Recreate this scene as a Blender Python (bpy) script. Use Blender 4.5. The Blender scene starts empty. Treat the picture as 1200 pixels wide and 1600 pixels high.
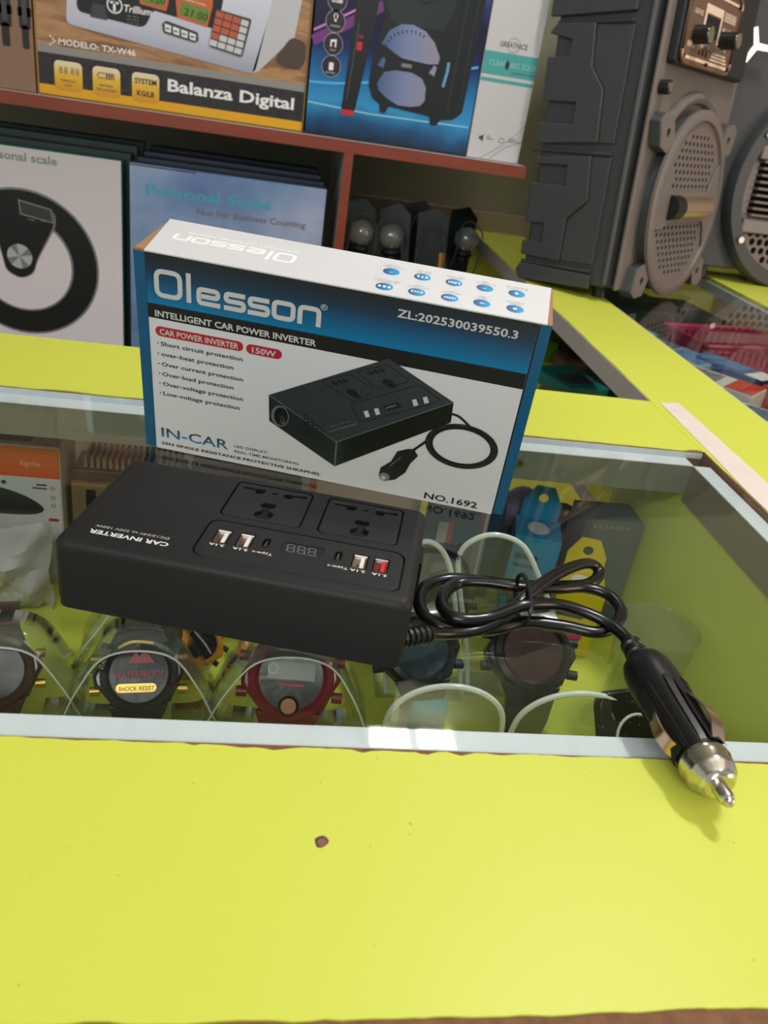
import bpy, bmesh, math, random
from math import sin, cos, pi, hypot, atan2, radians
from mathutils import Vector, Matrix
random.seed(7)
SC = bpy.context.scene
COL = SC.collection

# ---------------------------------------------------------------- camera, world, lights, exposure
F_PX = 1250.0
cam_d = bpy.data.cameras.new('camera')
cam = bpy.data.objects.new('camera', cam_d); COL.objects.link(cam)
_p, _r, _y = 0.49034065, 0.15857389, 0.1675517
_f = Vector((sin(_y)*cos(_p), cos(_y)*cos(_p), -sin(_p)))
_ri = Vector((cos(_y), -sin(_y), 0)); _up = _ri.cross(_f)
_R = cos(_r)*_ri + sin(_r)*_up; _U = -sin(_r)*_ri + cos(_r)*_up
m = Matrix((_R, _U, -_f)).transposed().to_4x4(); m.translation = Vector((0, 0, 0.23))
cam.matrix_world = m
cam_d.sensor_fit = 'HORIZONTAL'; cam_d.sensor_width = 36; cam_d.lens = F_PX/1200*36
cam_d.clip_start = 0.01; cam_d.clip_end = 50
cam_d.dof.use_dof = True; cam_d.dof.focus_distance = 0.46; cam_d.dof.aperture_fstop = 20
SC.camera = cam

w = bpy.data.worlds.new('room_light'); SC.world = w; w.use_nodes = True
w.node_tree.nodes['Background'].inputs[0].default_value = (0.93, 0.96, 1.0, 1)
w.node_tree.nodes['Background'].inputs[1].default_value = 0.50

def area(name, loc, target, sx, sy, power, col):
    l = bpy.data.lights.new(name, 'AREA'); l.shape = 'RECTANGLE'; l.size = sx; l.size_y = sy
    l.energy = power; l.color = col
    o = bpy.data.objects.new(name, l); COL.objects.link(o); o.location = loc
    o.rotation_euler = (Vector(target)-Vector(loc)).to_track_quat('-Z', 'Y').to_euler(); return o
area('shop_tube_light', (0.62, 0.72, 1.27), (0.42, 0.6, 0), 0.26, 0.10, 9.6, (1, 0.985, 0.96))
area('front_fill_light', (-0.4, -0.9, 1.05), (0.0, 0.6, 0.0), 1.2, 0.25, 12.6, (0.98, 0.99, 1.0))  # unseen fill added behind the camera to brighten faces turned to it
area('ceiling_fill_light', (0.6, 0.2, 0.95), (0.6, 0.2, 2), 1.6, 0.3, 9.0, (1, 0.98, 0.95))  # unseen upward fill, added to brighten the ceiling mirrored in the glass
area('doorway_daylight', (2.9, -0.3, 0.55), (0.6, 1.2, 0.1), 1.2, 1.5, 24, (1, 0.72, 0.55))
LAMP_STRENGTH = 30.0

SC.view_settings.view_transform = 'Standard'; SC.view_settings.look = 'None'
SC.view_settings.gamma = 1; SC.view_settings.use_curve_mapping = False
SC.view_settings.exposure = 0.0
SC.cycles.transparent_max_bounces = 24
SC.cycles.max_bounces = 10

# ---------------------------------------------------------------- materials
def lin(c):
    return tuple(((v/255)/12.92 if v/255 <= .04045 else ((v/255+.055)/1.055)**2.4) for v in c)
MATS = {}
def nodes_of(m):
    m.use_nodes = True; return m.node_tree.nodes, m.node_tree.links
def mat(name, rgb, rough=.5, metal=0, spec=.5, noise=.06, ns=40, bump=0, emit=0, coat=0, alpha=1):
    """procedural material: principled with slight noise in colour and optional noise bump"""
    if name in MATS: return MATS[name]
    m = bpy.data.materials.new(name); n, l = nodes_of(m); b = n['Principled BSDF']
    c = lin(rgb)
    b.inputs['Base Color'].default_value = (*c, 1); b.inputs['Roughness'].default_value = rough
    b.inputs['Metallic'].default_value = metal; b.inputs['Specular IOR Level'].default_value = spec
    b.inputs['Coat Weight'].default_value = coat; b.inputs['Coat Roughness'].default_value = .08
    b.inputs['Alpha'].default_value = alpha
    if emit:
        b.inputs['Emission Color'].default_value = (*c, 1); b.inputs['Emission Strength'].default_value = emit
    tc = n.new('ShaderNodeTexCoord'); t = n.new('ShaderNodeTexNoise')
    t.inputs['Scale'].default_value = ns; t.inputs['Detail'].default_value = 4
    l.new(tc.outputs['Object'], t.inputs['Vector'])
    if noise:
        mx = n.new('ShaderNodeMix'); mx.data_type = 'RGBA'
        mx.inputs['A'].default_value = (*[v*(1-noise) for v in c], 1)
        mx.inputs['B'].default_value = (*[min(1, v*(1+noise)) for v in c], 1)
        l.new(t.outputs['Fac'], mx.inputs['Factor']); l.new(mx.outputs['Result'], b.inputs['Base Color'])
    if bump:
        bp = n.new('ShaderNodeBump'); bp.inputs['Strength'].default_value = bump; bp.inputs['Distance'].default_value = .001
        l.new(t.outputs['Fac'], bp.inputs['Height']); l.new(bp.outputs['Normal'], b.inputs['Normal'])
    MATS[name] = m; return m
def grad(name, axis, lo, hi, stops, rough=.4, noise=0, ns=8, spec=.5):
    """printed colour gradient along an object axis (flat print)"""
    if name in MATS: return MATS[name]
    m = bpy.data.materials.new(name); n, l = nodes_of(m); b = n['Principled BSDF']
    b.inputs['Roughness'].default_value = rough; b.inputs['Specular IOR Level'].default_value = spec
    tc = n.new('ShaderNodeTexCoord'); sp = n.new('ShaderNodeSeparateXYZ'); l.new(tc.outputs['Object'], sp.inputs[0])
    mr = n.new('ShaderNodeMapRange'); mr.inputs['From Min'].default_value = lo; mr.inputs['From Max'].default_value = hi
    l.new(sp.outputs['XYZ'.index(axis)], mr.inputs['Value'])
    rp = n.new('ShaderNodeValToRGB'); e = rp.color_ramp.elements
    while len(e) < len(stops): e.new(.5)
    for k, (p, c) in enumerate(stops): e[k].position = p; e[k].color = (*lin(c), 1)
    if noise:
        t = n.new('ShaderNodeTexNoise'); t.inputs['Scale'].default_value = ns; l.new(tc.outputs['Object'], t.inputs['Vector'])
        ma = n.new('ShaderNodeMath'); ma.operation = 'MULTIPLY_ADD'; ma.inputs[1].default_value = noise; 
        ad = n.new('ShaderNodeMath'); ad.operation = 'SUBTRACT'; ad.inputs[1].default_value = noise/2
        l.new(t.outputs['Fac'], ma.inputs[0]); l.new(mr.outputs[0], ma.inputs[2]); l.new(ma.outputs[0], ad.inputs[0])
        l.new(ad.outputs[0], rp.inputs[0])
    else: l.new(mr.outputs[0], rp.inputs[0])
    l.new(rp.outputs[0], b.inputs['Base Color']); MATS[name] = m; return m
def noisemix(name, stops, ns=6, rough=.4, dist=0, stretch=(1, 1, 1), spec=.5):
    if name in MATS: return MATS[name]
    m = bpy.data.materials.new(name); n, l = nodes_of(m); b = n['Principled BSDF']
    b.inputs['Roughness'].default_value = rough; b.inputs['Specular IOR Level'].default_value = spec
    tc = n.new('ShaderNodeTexCoord'); mp = n.new('ShaderNodeMapping'); mp.inputs['Scale'].default_value = stretch
    t = n.new('ShaderNodeTexNoise'); t.inputs['Scale'].default_value = ns; t.inputs['Detail'].default_value = 5; t.inputs['Distortion'].default_value = dist
    l.new(tc.outputs['Object'], mp.inputs[0]); l.new(mp.outputs[0], t.inputs['Vector'])
    rp = n.new('ShaderNodeValToRGB'); e = rp.color_ramp.elements
    while len(e) < len(stops): e.new(.5)
    for k, (p, c) in enumerate(stops): e[k].position = p; e[k].color = (*lin(c), 1)
    l.new(t.outputs['Fac'], rp.inputs[0]); l.new(rp.outputs[0], b.inputs['Base Color']); MATS[name] = m; return m
def clear(name, tint=(235, 245, 238), ior=1.5, rough=.03, boost=1.0, haze=0.0, hazecol=(220, 225, 222)):
    """thin clear sheet: fresnel mirror over tinted transparency, optional milky share"""
    if name in MATS: return MATS[name]
    m = bpy.data.materials.new(name); n, l = nodes_of(m); n.remove(n['Principled BSDF']); out = n['Material Output']
    tr = n.new('ShaderNodeBsdfTransparent'); tr.inputs[0].default_value = (*lin(tint), 1)
    gl = n.new('ShaderNodeBsdfGlossy'); gl.inputs['Roughness'].default_value = rough
    fr = n.new('ShaderNodeFresnel'); fr.inputs[0].default_value = ior
    geo = n.new('ShaderNodeNewGeometry'); inv = n.new('ShaderNodeMath'); inv.operation = 'SUBTRACT'; inv.inputs[0].default_value = boost
    ml = n.new('ShaderNodeMath'); ml.operation = 'MULTIPLY'; ml.use_clamp = True
    sc = n.new('ShaderNodeMath'); sc.operation = 'MULTIPLY'; sc.inputs[1].default_value = boost
    l.new(geo.outputs['Backfacing'], sc.inputs[0]); l.new(sc.outputs[0], inv.inputs[1])
    l.new(fr.outputs[0], ml.inputs[0]); l.new(inv.outputs[0], ml.inputs[1])
    base = tr
    if haze:
        df = n.new('ShaderNodeBsdfDiffuse'); df.inputs[0].default_value = (*lin(hazecol), 1)
        h = n.new('ShaderNodeMixShader'); h.inputs[0].default_value = haze
        l.new(tr.outputs[0], h.inputs[1]); l.new(df.outputs[0], h.inputs[2]); base = h
    mx = n.new('ShaderNodeMixShader'); l.new(ml.outputs[0], mx.inputs[0]); l.new(base.outputs[0], mx.inputs[1]); l.new(gl.outputs[0], mx.inputs[2])
    l.new(mx.outputs[0], out.inputs[0]); MATS[name] = m; return m

# ---------------------------------------------------------------- mesh helpers
class G:
    """collects geometry with material slots; build() links it as ONE mesh object"""
    def __init__(s): s.v = []; s.f = []; s.m = []; s.mats = []; s.T = Matrix.Identity(4)
    def mi(s, m):
        if m not in s.mats: s.mats.append(m)
        return s.mats.index(m)
    def add(s, vs, fs, m):
        k = len(s.v); i = s.mi(m)
        s.v += [tuple(s.T @ Vector(v)) for v in vs]; s.f += [tuple(a+k for a in f) for f in fs]; s.m += [i]*len(fs); return s
    def box(s, x0, x1, y0, y1, z0, z1, m):
        return s.add([(x0,y0,z0),(x1,y0,z0),(x1,y1,z0),(x0,y1,z0),(x0,y0,z1),(x1,y0,z1),(x1,y1,z1),(x0,y1,z1)],
                     [(0,3,2,1),(4,5,6,7),(0,1,5,4),(1,2,6,5),(2,3,7,6),(3,0,4,7)], m)
    def prism(s, poly, a, b, m, f=lambda u, v, n: (u, v, n)):
        n = len(poly)
        ar = sum(poly[i][0]*poly[(i+1) % n][1]-poly[(i+1) % n][0]*poly[i][1] for i in range(n))
        if ar < 0: poly = poly[::-1]
        return s.add([f(u, v, a) for u, v in poly]+[f(u, v, b) for u, v in poly],
              [tuple(range(n-1, -1, -1)), tuple(range(n, 2*n))]+[(i, (i+1) % n, n+(i+1) % n, n+i) for i in range(n)], m)
    def lathe(s, prof, m, n=32, M=Matrix.Identity(4), closed=False, caps=True):
        """profile [(r, h)] turned about local z of M"""
        vs = []; fs = []
        for r, h in prof:
            for k in range(n):
                a = 2*pi*k/n; vs.append(tuple(M @ Vector((r*cos(a), r*sin(a), h))))
        for i in range(len(prof)-1):
            for k in range(n):
                fs.append((i*n+k, i*n+(k+1) % n, (i+1)*n+(k+1) % n, (i+1)*n+k))
        if prof[0][0] > 1e-6 and not closed and caps: fs.append(tuple(range(n-1, -1, -1)))
        if prof[-1][0] > 1e-6 and not closed and caps: fs.append(tuple((len(prof)-1)*n+k for k in range(n)))
        if closed:
            j = len(prof)-1
            for k in range(n): fs.append((j*n+k, j*n+(k+1) % n, (k+1) % n, k))
        return s.add(vs, fs, m)
    def cyl(s, p, q, r, m, n=16, r2=None):
        p, q = Vector(p), Vector(q); d = q-p; M = Matrix.Translation(p) @ d.to_track_quat('Z', 'Y').to_matrix().to_4x4()
        return s.lathe([(r, 0), (r if r2 is None else r2, d.length)], m, n, M)
    def tube(s, pts, r, m, n=10, sub=1, closed=False, flat=1.0):
        pts = [Vector(p) for p in pts]
        if sub > 1: pts = crom(pts, sub, closed)
        vs = []; N = len(pts); up = Vector((0, 0, 1))
        for i, p in enumerate(pts):
            a = pts[i-1] if (i > 0 or closed) else p; b = pts[(i+1) % N] if (i < N-1 or closed) else p
            t = (b-a).normalized(); u = t.cross(up)
            if u.length < 1e-3: u = t.cross(Vector((0, 1, 0)))
            u.normalize(); v = u.cross(t); rr = r[i] if isinstance(r, list) else r
            for k in range(n): vs.append(tuple(p+rr*cos(2*pi*k/n)*u+rr*flat*sin(2*pi*k/n)*v))
        fs = []
        for i in range(N if closed else N-1):
            j = (i+1) % N
            for k in range(n): fs.append((i*n+k, i*n+(k+1) % n, j*n+(k+1) % n, j*n+k))
        if not closed: fs += [tuple(range(n)), tuple((N-1)*n+k for k in range(n-1, -1, -1))]
        return s.add(vs, fs, m)
    def ball(s, c, r, m, n=16, sq=(1, 1, 1)):
        prof = [(max(1e-6, cos(t)), sin(t)) for t in [(-pi/2+pi*k/(n//2)) for k in range(n//2+1)]]
        M = Matrix.Translation(Vector(c)) @ Matrix.Diagonal((r*sq[0], r*sq[1], r*sq[2], 1)); return s.lathe(prof, m, n, M)
    def build(s, name, parent=None, loc=(0, 0, 0), smooth=False, bevel=0, seg=2, M=None, kind=None, angle=35):
        me = bpy.data.meshes.new(name); me.from_pydata(s.v, [], s.f)
        for x in s.mats: me.materials.append(x)
        me.polygons.foreach_set('material_index', s.m)
        me.update()
        bm = bmesh.new(); bm.from_mesh(me); bmesh.ops.recalc_face_normals(bm, faces=bm.faces) if smooth != 'flat' else None; bm.to_mesh(me); bm.free()
        if smooth is True:
            me.polygons.foreach_set('use_smooth', [True]*len(me.polygons)); me.set_sharp_from_angle(angle=radians(angle))
        o = bpy.data.objects.new(name, me); COL.objects.link(o)
        if bevel:
            b = o.modifiers.new('bevel', 'BEVEL'); b.width = bevel; b.segments = seg; b.limit_method = 'ANGLE'; b.angle_limit = radians(40)
            if smooth is False: me.polygons.foreach_set('use_smooth', [True]*len(me.polygons)); b.harden_normals = True
        if parent is not None: o.parent = parent
        if M is not None: o.matrix_local = M
        else: o.location = loc
        if kind: o['kind'] = kind
        return o
def crom(p, sub, closed=False):
    out = []; N = len(p)
    for i in range(N if closed else N-1):
        a, b, c, d = (p[(i-1) % N] if closed or i > 0 else p[0]), p[i], p[(i+1) % N], (p[(i+2) % N] if closed or i < N-2 else p[-1])
        for k in range(sub):
            t = k/sub
            out.append(.5*((2*b)+(c-a)*t+(2*a-5*b+4*c-d)*t*t+(3*b-a-3*c+d)*t**3))
    if not closed: out.append(p[-1])
    return out
def rrect(x0, x1, y0, y1, r, n=5):
    P = []
    for cx, cy, a0 in ((x1-r, y1-r, 0), (x0+r, y1-r, pi/2), (x0+r, y0+r, pi), (x1-r, y0+r, 1.5*pi)):
        for k in range(n+1): a = a0+pi/2*k/n; P.append((cx+r*cos(a), cy+r*sin(a)))
    return P
def circ(cx, cy, rx, ry=None, n=24, a0=0): return [(cx+rx*cos(2*pi*k/n+a0), cy+(ry or rx)*sin(2*pi*k/n+a0)) for k in range(n)]
def plate(name, outline, holes, z0, z1, m, parent=None, bevel=0, M=None, sub=0):
    """flat plate with real holes, from a filled 2D curve turned into a mesh"""
    cu = bpy.data.curves.new(name, 'CURVE'); cu.dimensions = '2D'; cu.fill_mode = 'BOTH'
    for P in [outline]+holes:
        sp = cu.splines.new('POLY'); sp.points.add(len(P)-1)
        for k, (u, v) in enumerate(P): sp.points[k].co = (u, v, 0, 1)
        sp.use_cyclic_u = True
    cu.extrude = (z1-z0)/2-bevel; cu.bevel_depth = bevel; cu.bevel_resolution = 1; cu.offset = -bevel
    t = bpy.data.objects.new(name, cu); COL.objects.link(t)
    me = bpy.data.meshes.new_from_object(t.evaluated_get(bpy.context.evaluated_depsgraph_get()))
    bpy.data.objects.remove(t); bpy.data.curves.remove(cu)
    me.transform(Matrix.Translation((0, 0, (z0+z1)/2))); me.materials.clear(); me.materials.append(m); me.name = name
    o = bpy.data.objects.new(name, me); COL.objects.link(o)
    if parent is not None: o.parent = parent
    if M is not None: o.matrix_local = M
    return o
def carve(o, cutters):
    """subtract cutter G's from mesh object o (applied, nothing left behind)"""
    cs = []
    for c in cutters:
        q = c.build('cutter', parent=o); cs.append(q); b = o.modifiers.new('cut', 'BOOLEAN'); b.object = q; b.operation = 'DIFFERENCE'; b.solver = 'EXACT'
    bpy.context.view_layer.update()
    me = bpy.data.meshes.new_from_object(o.evaluated_get(bpy.context.evaluated_depsgraph_get()))
    o.modifiers.clear(); o.data = me
    for q in cs: bpy.data.objects.remove(q)
    me.polygons.foreach_set('use_smooth', [True]*len(me.polygons)); me.set_sharp_from_angle(angle=radians(30))
    return o

_tc = {}
def glyphs(s, bold=0, shear=0, space=1):
    k = (s, bold, shear, space)
    if k in _tc: return _tc[k]
    cu = bpy.data.curves.new('t', 'FONT'); cu.body = s; cu.resolution_u = 2; cu.offset = bold; cu.shear = shear; cu.space_character = space
    t = bpy.data.objects.new('t', cu); COL.objects.link(t)
    me = bpy.data.meshes.new_from_object(t.evaluated_get(bpy.context.evaluated_depsgraph_get()))
    r = ([(v.co.x, v.co.y) for v in me.vertices], [tuple(p.vertices) for p in me.polygons])
    bpy.data.objects.remove(t); bpy.data.curves.remove(cu); bpy.data.meshes.remove(me)
    _tc[k] = r; return r

class Sheet(G):
    """flat print in millimetres on a face: f(u_mm, v_mm, lift_m) -> local point"""
    def __init__(s, f, step=.00008): super().__init__(); s.fn = f; s.step = step; s.k = 1; s.rot = None
    def P(s, u, v): return s.fn(u, v, s.k*s.step)
    def up(s): s.k += 1; return s
    def poly(s, P, m): return s.add([s.P(u, v) for u, v in P], [tuple(range(len(P)))], m)
    def rect(s, u0, u1, v0, v1, m): return s.poly([(u0, v0), (u1, v0), (u1, v1), (u0, v1)], m)
    def ell(s, u, v, a, b, m, n=28): return s.poly(circ(u, v, a, b, n), m)
    def rr(s, u0, u1, v0, v1, r, m): return s.poly(rrect(u0, u1, v0, v1, r), m)
    def ribbon(s, P, wd, m, closed=False):
        N = len(P); L = []; R = []
        for i in range(N):
            a = P[i-1] if (i > 0 or closed) else P[i]; b = P[i]; c = P[(i+1) % N] if (i < N-1 or closed) else P[i]
            d1 = Vector((b[0]-a[0], b[1]-a[1])); d2 = Vector((c[0]-b[0], c[1]-b[1]))
            if d1.length < 1e-9: d1 = d2
            if d2.length < 1e-9: d2 = d1
            d1.normalize(); d2.normalize(); t = (d1+d2); t = d2 if t.length < 1e-6 else t.normalized(); nn = Vector((-t.y, t.x)); 
            q = wd/2/max(.5, nn.dot(Vector((-d2.y, d2.x)))); L.append((b[0]+nn.x*q, b[1]+nn.y*q)); R.append((b[0]-nn.x*q, b[1]-nn.y*q))
        vs = [s.P(*p) for p in L]+[s.P(*p) for p in R]
        fs = [(i, N+i, N+(i+1) % N, (i+1) % N) for i in range(N if closed else N-1)]
        return s.add(vs, fs, m)
    def ring(s, u, v, a, b, wd, m, n=32): return s.ribbon(circ(u, v, a, b, n), wd, m, True)
    def text(s, t, u, v, h, m, wd=None, align='L', rot=0, bold=0.012, shear=0, skew=None):
        vs, fs = glyphs(t, bold, shear); 
        if not vs: return s
        x0 = min(p[0] for p in vs); x1 = max(p[0] for p in vs); sy = h/.729; sx = (wd/(x1-x0)) if wd else sy
        W = (x1-x0)*sx; ox = {'L': 0, 'C': -W/2, 'R': -W}[align]; c, d = cos(rot), sin(rot)
        out = []
        for x, y in vs:
            a = (x-x0)*sx+ox; b = y*sy
            if skew: out.append(s.P(u+a*skew[0]+b*skew[2], v+a*skew[1]+b*skew[3]))
            else: out.append(s.P(u+a*c-b*d, v+a*d+b*c))
        return s.add(out, fs, m)
def fillet(P, r, n=4, closed=False):
    out = []; N = len(P)
    for i, p in enumerate(P):
        if not closed and i in (0, N-1): out.append(p); continue
        a = Vector(P[i-1]); b = Vector(p); c = Vector(P[(i+1) % N]); d1 = (a-b); d2 = (c-b); q = min(r, d1.length/2, d2.length/2)
        s0 = b+d1.normalized()*q; s1 = b+d2.normalized()*q
        for k in range(n+1): t = k/n; v = (1-t)**2*s0+2*t*(1-t)*b+t*t*s1; out.append((v.x, v.y))
    return out

def tag(o, label=None, cat=None, group=None, kind=None):
    if label: o['label'] = label
    if cat: o['category'] = cat
    if group: o['group'] = group
    if kind: o['kind'] = kind
    return o
def thing(name, label, cat, loc=(0, 0, 0), rot=(0, 0, 0), group=None, M=None):
    o = bpy.data.objects.new(name, None); COL.objects.link(o); o.empty_display_size = .02
    if M is not None: o.matrix_world = M
    else: o.location = loc; o.rotation_euler = rot
    return tag(o, label, cat, group)
def struct(g, name, **k): o = g.build(name, **k); o['kind'] = 'structure'; return o
def jag(x0, x1, y, amp, step, seed, axis='x', big=()):
    """ragged line along x (or y): list of points"""
    r = random.Random(seed); P = []; x = x0; s = 1 if x1 > x0 else -1; v = 0
    while (x-x1)*s < 0:
        v = .7*v+.5*r.uniform(-amp, amp); d = 0
        for bx, bw, bd in big:
            if abs(x-bx) < bw: d += bd*(1-abs(x-bx)/bw)**.6
        P.append((x, y+v+d)); x += s*step*r.uniform(.5, 1.5)
    P.append((x1, y)); return P if axis == 'x' else [(b, a) for a, b in P]

# ---------------------------------------------------------------- common materials
M_lime = mat('lime_laminate', (206, 213, 80), .42, noise=.025, ns=9, spec=.35)
M_core = mat('particle_board_core', (122, 84, 58), .9, noise=.5, ns=260, bump=.5)
M_white = mat('white_painted_ledge', (212, 217, 226), .35, noise=.07, ns=60)
M_band = mat('white_edge_band', (200, 190, 180), .5)
M_blk = mat('black_plastic', (14, 14, 15), .42, noise=.1, ns=200)
M_dark = mat('dark_hole', (4, 4, 4), .9)
M_chrome = mat('chrome', (205, 198, 185), .16, metal=1)
M_steel = mat('brushed_steel', (170, 165, 160), .35, metal=1)
M_card = mat('brown_cardboard', (160, 118, 82), .85, noise=.15, ns=90)
I_white = mat('print_white', (228, 228, 226), .5, noise=0)
I_grey = mat('print_light_grey', (196, 196, 194), .5, noise=0)
I_black = mat('print_black', (14, 14, 16), .5, noise=0)
I_dgrey = mat('print_dark_grey', (58, 60, 62), .5, noise=0)
I_mid = mat('print_mid_grey', (120, 120, 122), .5, noise=0)
I_red = mat('print_red', (176, 30, 44), .45, noise=0)
M_cable = mat('black_cable_sheath', (12, 12, 13), .22, noise=.1, ns=120)

# ================================================================ SETTING
g = G(); g.box(-3, 4, 1.62, 1.70, -.9, 1.32, mat('grey_green_wall_paint', (150, 150, 128), .85, noise=.08, ns=5)); struct(g, 'wall_back')
g = G(); g.box(-3, 4, 1.60, 1.62, -.9, .034, mat('wall_dado_paint', (158, 148, 126), .8, noise=.08, ns=6)); struct(g, 'trim_1')
g = G(); g.box(-3, 4, -3, 1.70, -.95, -.9, mat('shop_floor_tile', (150, 140, 125), .5)); struct(g, 'floor')
g = G(); g.box(-3, 4, -1.2, 1.70, 1.32, 1.36, mat('ceiling_tile_white', (215, 215, 210), .9, noise=.1, ns=30)); ceil = struct(g, 'ceiling')
M_tee = mat('ceiling_grid_metal', (120, 122, 118), .5)
for k in range(11):
    g = G(); x = -2.7+k*.6; g.box(x-.012, x+.012, -1.2, 1.62, 1.312, 1.32, M_tee); g.build('grid_bar', parent=ceil)
for k in range(5):
    g = G(); y = -1.0+k*.6; g.box(-3, 4, y-.012, y+.012, 1.310, 1.3195, M_tee); g.build('grid_bar', parent=ceil)
lp = thing('ceiling_light', 'small twin white panel light seen mirrored in the front ledge of the glass', 'ceiling light', (.44, 1.55, 1.31))
g = G(); g.box(-.125, .125, -.06, .06, -.006, 0, mat('light_frame', (225, 225, 222), .4)); g.build('frame', lp)
for x0, x1 in ((-.115, -.012), (.016, .112)):
    g = G(); g.box(x0, x1, -.052, .052, -.010, -.006, mat('lit_diffuser', (255, 250, 242), .5, noise=0, emit=LAMP_STRENGTH)); g.build('diffuser', lp)

# ================================================================ MAIN COUNTER (display case)
XL = -1.0; XR = .3510
cnt = thing('display_counter', 'lime laminate display counter with glass top and white ledge, chipped along its edges', 'display counter', (0, .4, -.9))
def ct(g, name, **k): o = g.build(name, parent=cnt, **k); o.location = (0, -.4, .9); return o
# front board with ragged laminate
g = G(); g.box(XL, XR, .1235, .2300, -.022, -.0008, M_core); ct(g, 'front_board_core')
up = jag(XL, XR, .2285, .0007, .0035, 3, big=((.012, .006, -.0016), (.085, .004, -.002), (-.02, .003, -.001), (.045, .003, -.0012), (.07, .004, -.0015), (-.005, .02, -.0010)))
dn = jag(XR, XL, .1262, .0005, .004, 5, big=((.005, .012, .0010), (.026, .0025, .0012), (.06, .03, .0007), (.13, .05, .0018), (.16, .03, .0012), (-.035, .008, .0008)))
g = G(); g.prism(up+dn, -.0008, 0, M_lime); ct(g, 'front_laminate')
# knock in the laminate: exposed core spot with dark rim
g = G(); hp = [(.0279+.0024*(1+.12*sin(3*a+1))*cos(a), .1852+.0024*(1+.15*sin(2*a))*sin(a)) for a in [k*pi/7 for k in range(14)]]
g.prism(hp, 0, .00012, mat('chip_rim', (86, 58, 48), .9)); g.prism([((x-.0279)*.68+.0281, (y-.1852)*.68+.1849) for x, y in hp], .00012, .0002, mat('chip_core', (132, 92, 78), .9)); ct(g, 'chipped_spot')
g = G(); rs = random.Random(11); ms = mat('scuff_marks', (168, 170, 62), .7)
for k in range(46):
    x, y = rs.uniform(-.1, .22), rs.uniform(.13, .226); r = rs.choice([.00014, .00018, .0002, .00035]); a = rs.uniform(0, pi); e = rs.choice([1, 1, 1.3, 2.5])
    g.prism([(x+r*e*cos(t)*cos(a)-r*sin(t)*sin(a), y+r*e*cos(t)*sin(a)+r*sin(t)*cos(a)) for t in [q*pi/3 for q in range(6)]], 0, .00006, ms)
ct(g, 'scuff_marks', kind='stuff')
# back board
g = G(); g.box(XL, XR, .5705, .6850, -.022, -.0008, M_core); ct(g, 'back_board_core')
g = G(); g.prism([(.3505, .5712), (.3568, .5712), (.3600, .6860), (.3505, .6860)], 0, .00015, M_lime); ct(g, 'laminate_overlap')
lo = jag(XL, XR, .5711, .0006, .004, 8, big=((.345, .010, .004), (-.15, .02, .0015), (.19, .03, .0012)))
g = G(); g.prism(lo+[(XR, .6860), (XL, .6860)], -.0008, 0, M_lime); ct(g, 'back_laminate')
g = G(); g.box(XL, XR, .685, .6858, -.022, -.001, M_band); ct(g, 'edge_band')
# white rebate ledges that carry the glass
g = G(); g.box(XL, XR, .2292, .2465, -.024, -.0056, M_white); ct(g, 'glass_ledge'); g = G(); g.box(.3366, XR, .2465, .5535, -.024, -.0056, M_white); ct(g, 'glass_ledge')
g = G(); g.box(XL, .3366, .5535, .5705, -.024, -.0056, M_white); ct(g, 'glass_ledge')
g = G(); g.box(XL, .3505, .5694, .5709, -.0056, -.0013, M_white); ct(g, 'ledge_upstand')
M_lip = mat('dull_grey_lip', (126, 128, 112), .6, noise=.1, ns=12)
g = G(); g.box(XL, .3366, .5525, .5535, -.030, -.0058, M_lip); ct(g, 'back_lip'); g = G(); g.box(.3356, .3366, .2465, .5525, -.036, -.0058, mat('dull_taupe_lip', (142, 134, 118), .6, noise=.1, ns=12)); ct(g, 'side_lip')
M_olive = mat('lime_inner_panel', (216, 228, 112), .45, noise=.04, ns=8)
g = G(); g.box(XL, XR, .13, .685, -.208, -.19, M_lime); ct(g, 'bottom_shelf')
g = G(); g.box(.337, XR, .13, .677, -.19, -.024, M_olive); ct(g, 'side_panel')
g = G(); g.box(XL, XR, .1235, .14, -.9, -.022, M_olive); ct(g, 'front_panel')
for k, x in enumerate((.196, .233)):
    g = G(); g.cyl((.1935 if k == 0 else .10, .5527, -.0158), (.1935 if k == 0 else .10, .5508, -.0158), .0035, M_steel, 12); g.cyl((.1935 if k == 0 else .10, .5509, -.0158), (.1935 if k == 0 else .10, .5505, -.0158), .0015, M_dark, 8); ct(g, 'screw', smooth=True)
glass = G(); glass.box(XL, .3495, .2302, .5692, -.0055, -.0002, clear('counter_glass', (253, 255, 253), boost=1.3))
ct(glass, 'glass_top')

# ================================================================ SIDE COUNTER
sc2 = thing('side_counter', 'lime side counter on the right with white edge band, running back to the wall', 'display counter', (.5, 1, -.9))
def st(g, name, **k): o = g.build(name, parent=sc2, **k); o.location = (-.5, -1, .9); return o
g = G(); g.box(.3522, .4585, .05, 1.6, -.021, -.0008, M_core); st(g, 'board_core')
rg = jag(.05, 1.6, .4580, .0009, .006, 21, axis='y'); lf = jag(1.6, .05, .3530, .0005, .006, 22, axis='y', big=((.93, .08, .0008), (.8, .05, .001)))
g = G(); g.prism(rg+lf, -.0008, 0, M_lime); st(g, 'board_laminate')
g = G(); g.box(.3515, .3522, .687, 1.6, -.0225, -.0002, M_band); st(g, 'edge_band')
M_seam = mat('white_seam_strip', (226, 212, 204), .5)
g = G(); g.prism([(.3602, .6834), (.3813, .6889), (.3765, .05), (.3530, .05), (.3530, .50), (.3565, .5705)], 0, .0006, M_seam); st(g, 'seam_strip')
g = G(); g.box(.3515, .762, .05, 1.59, -.152, -.1345, M_lime); st(g, 'inner_shelf')
g = G(); g.box(.3505, .3515, .687, 1.59, -.152, -.1335, M_band); st(g, 'shelf_edge_band')
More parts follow.
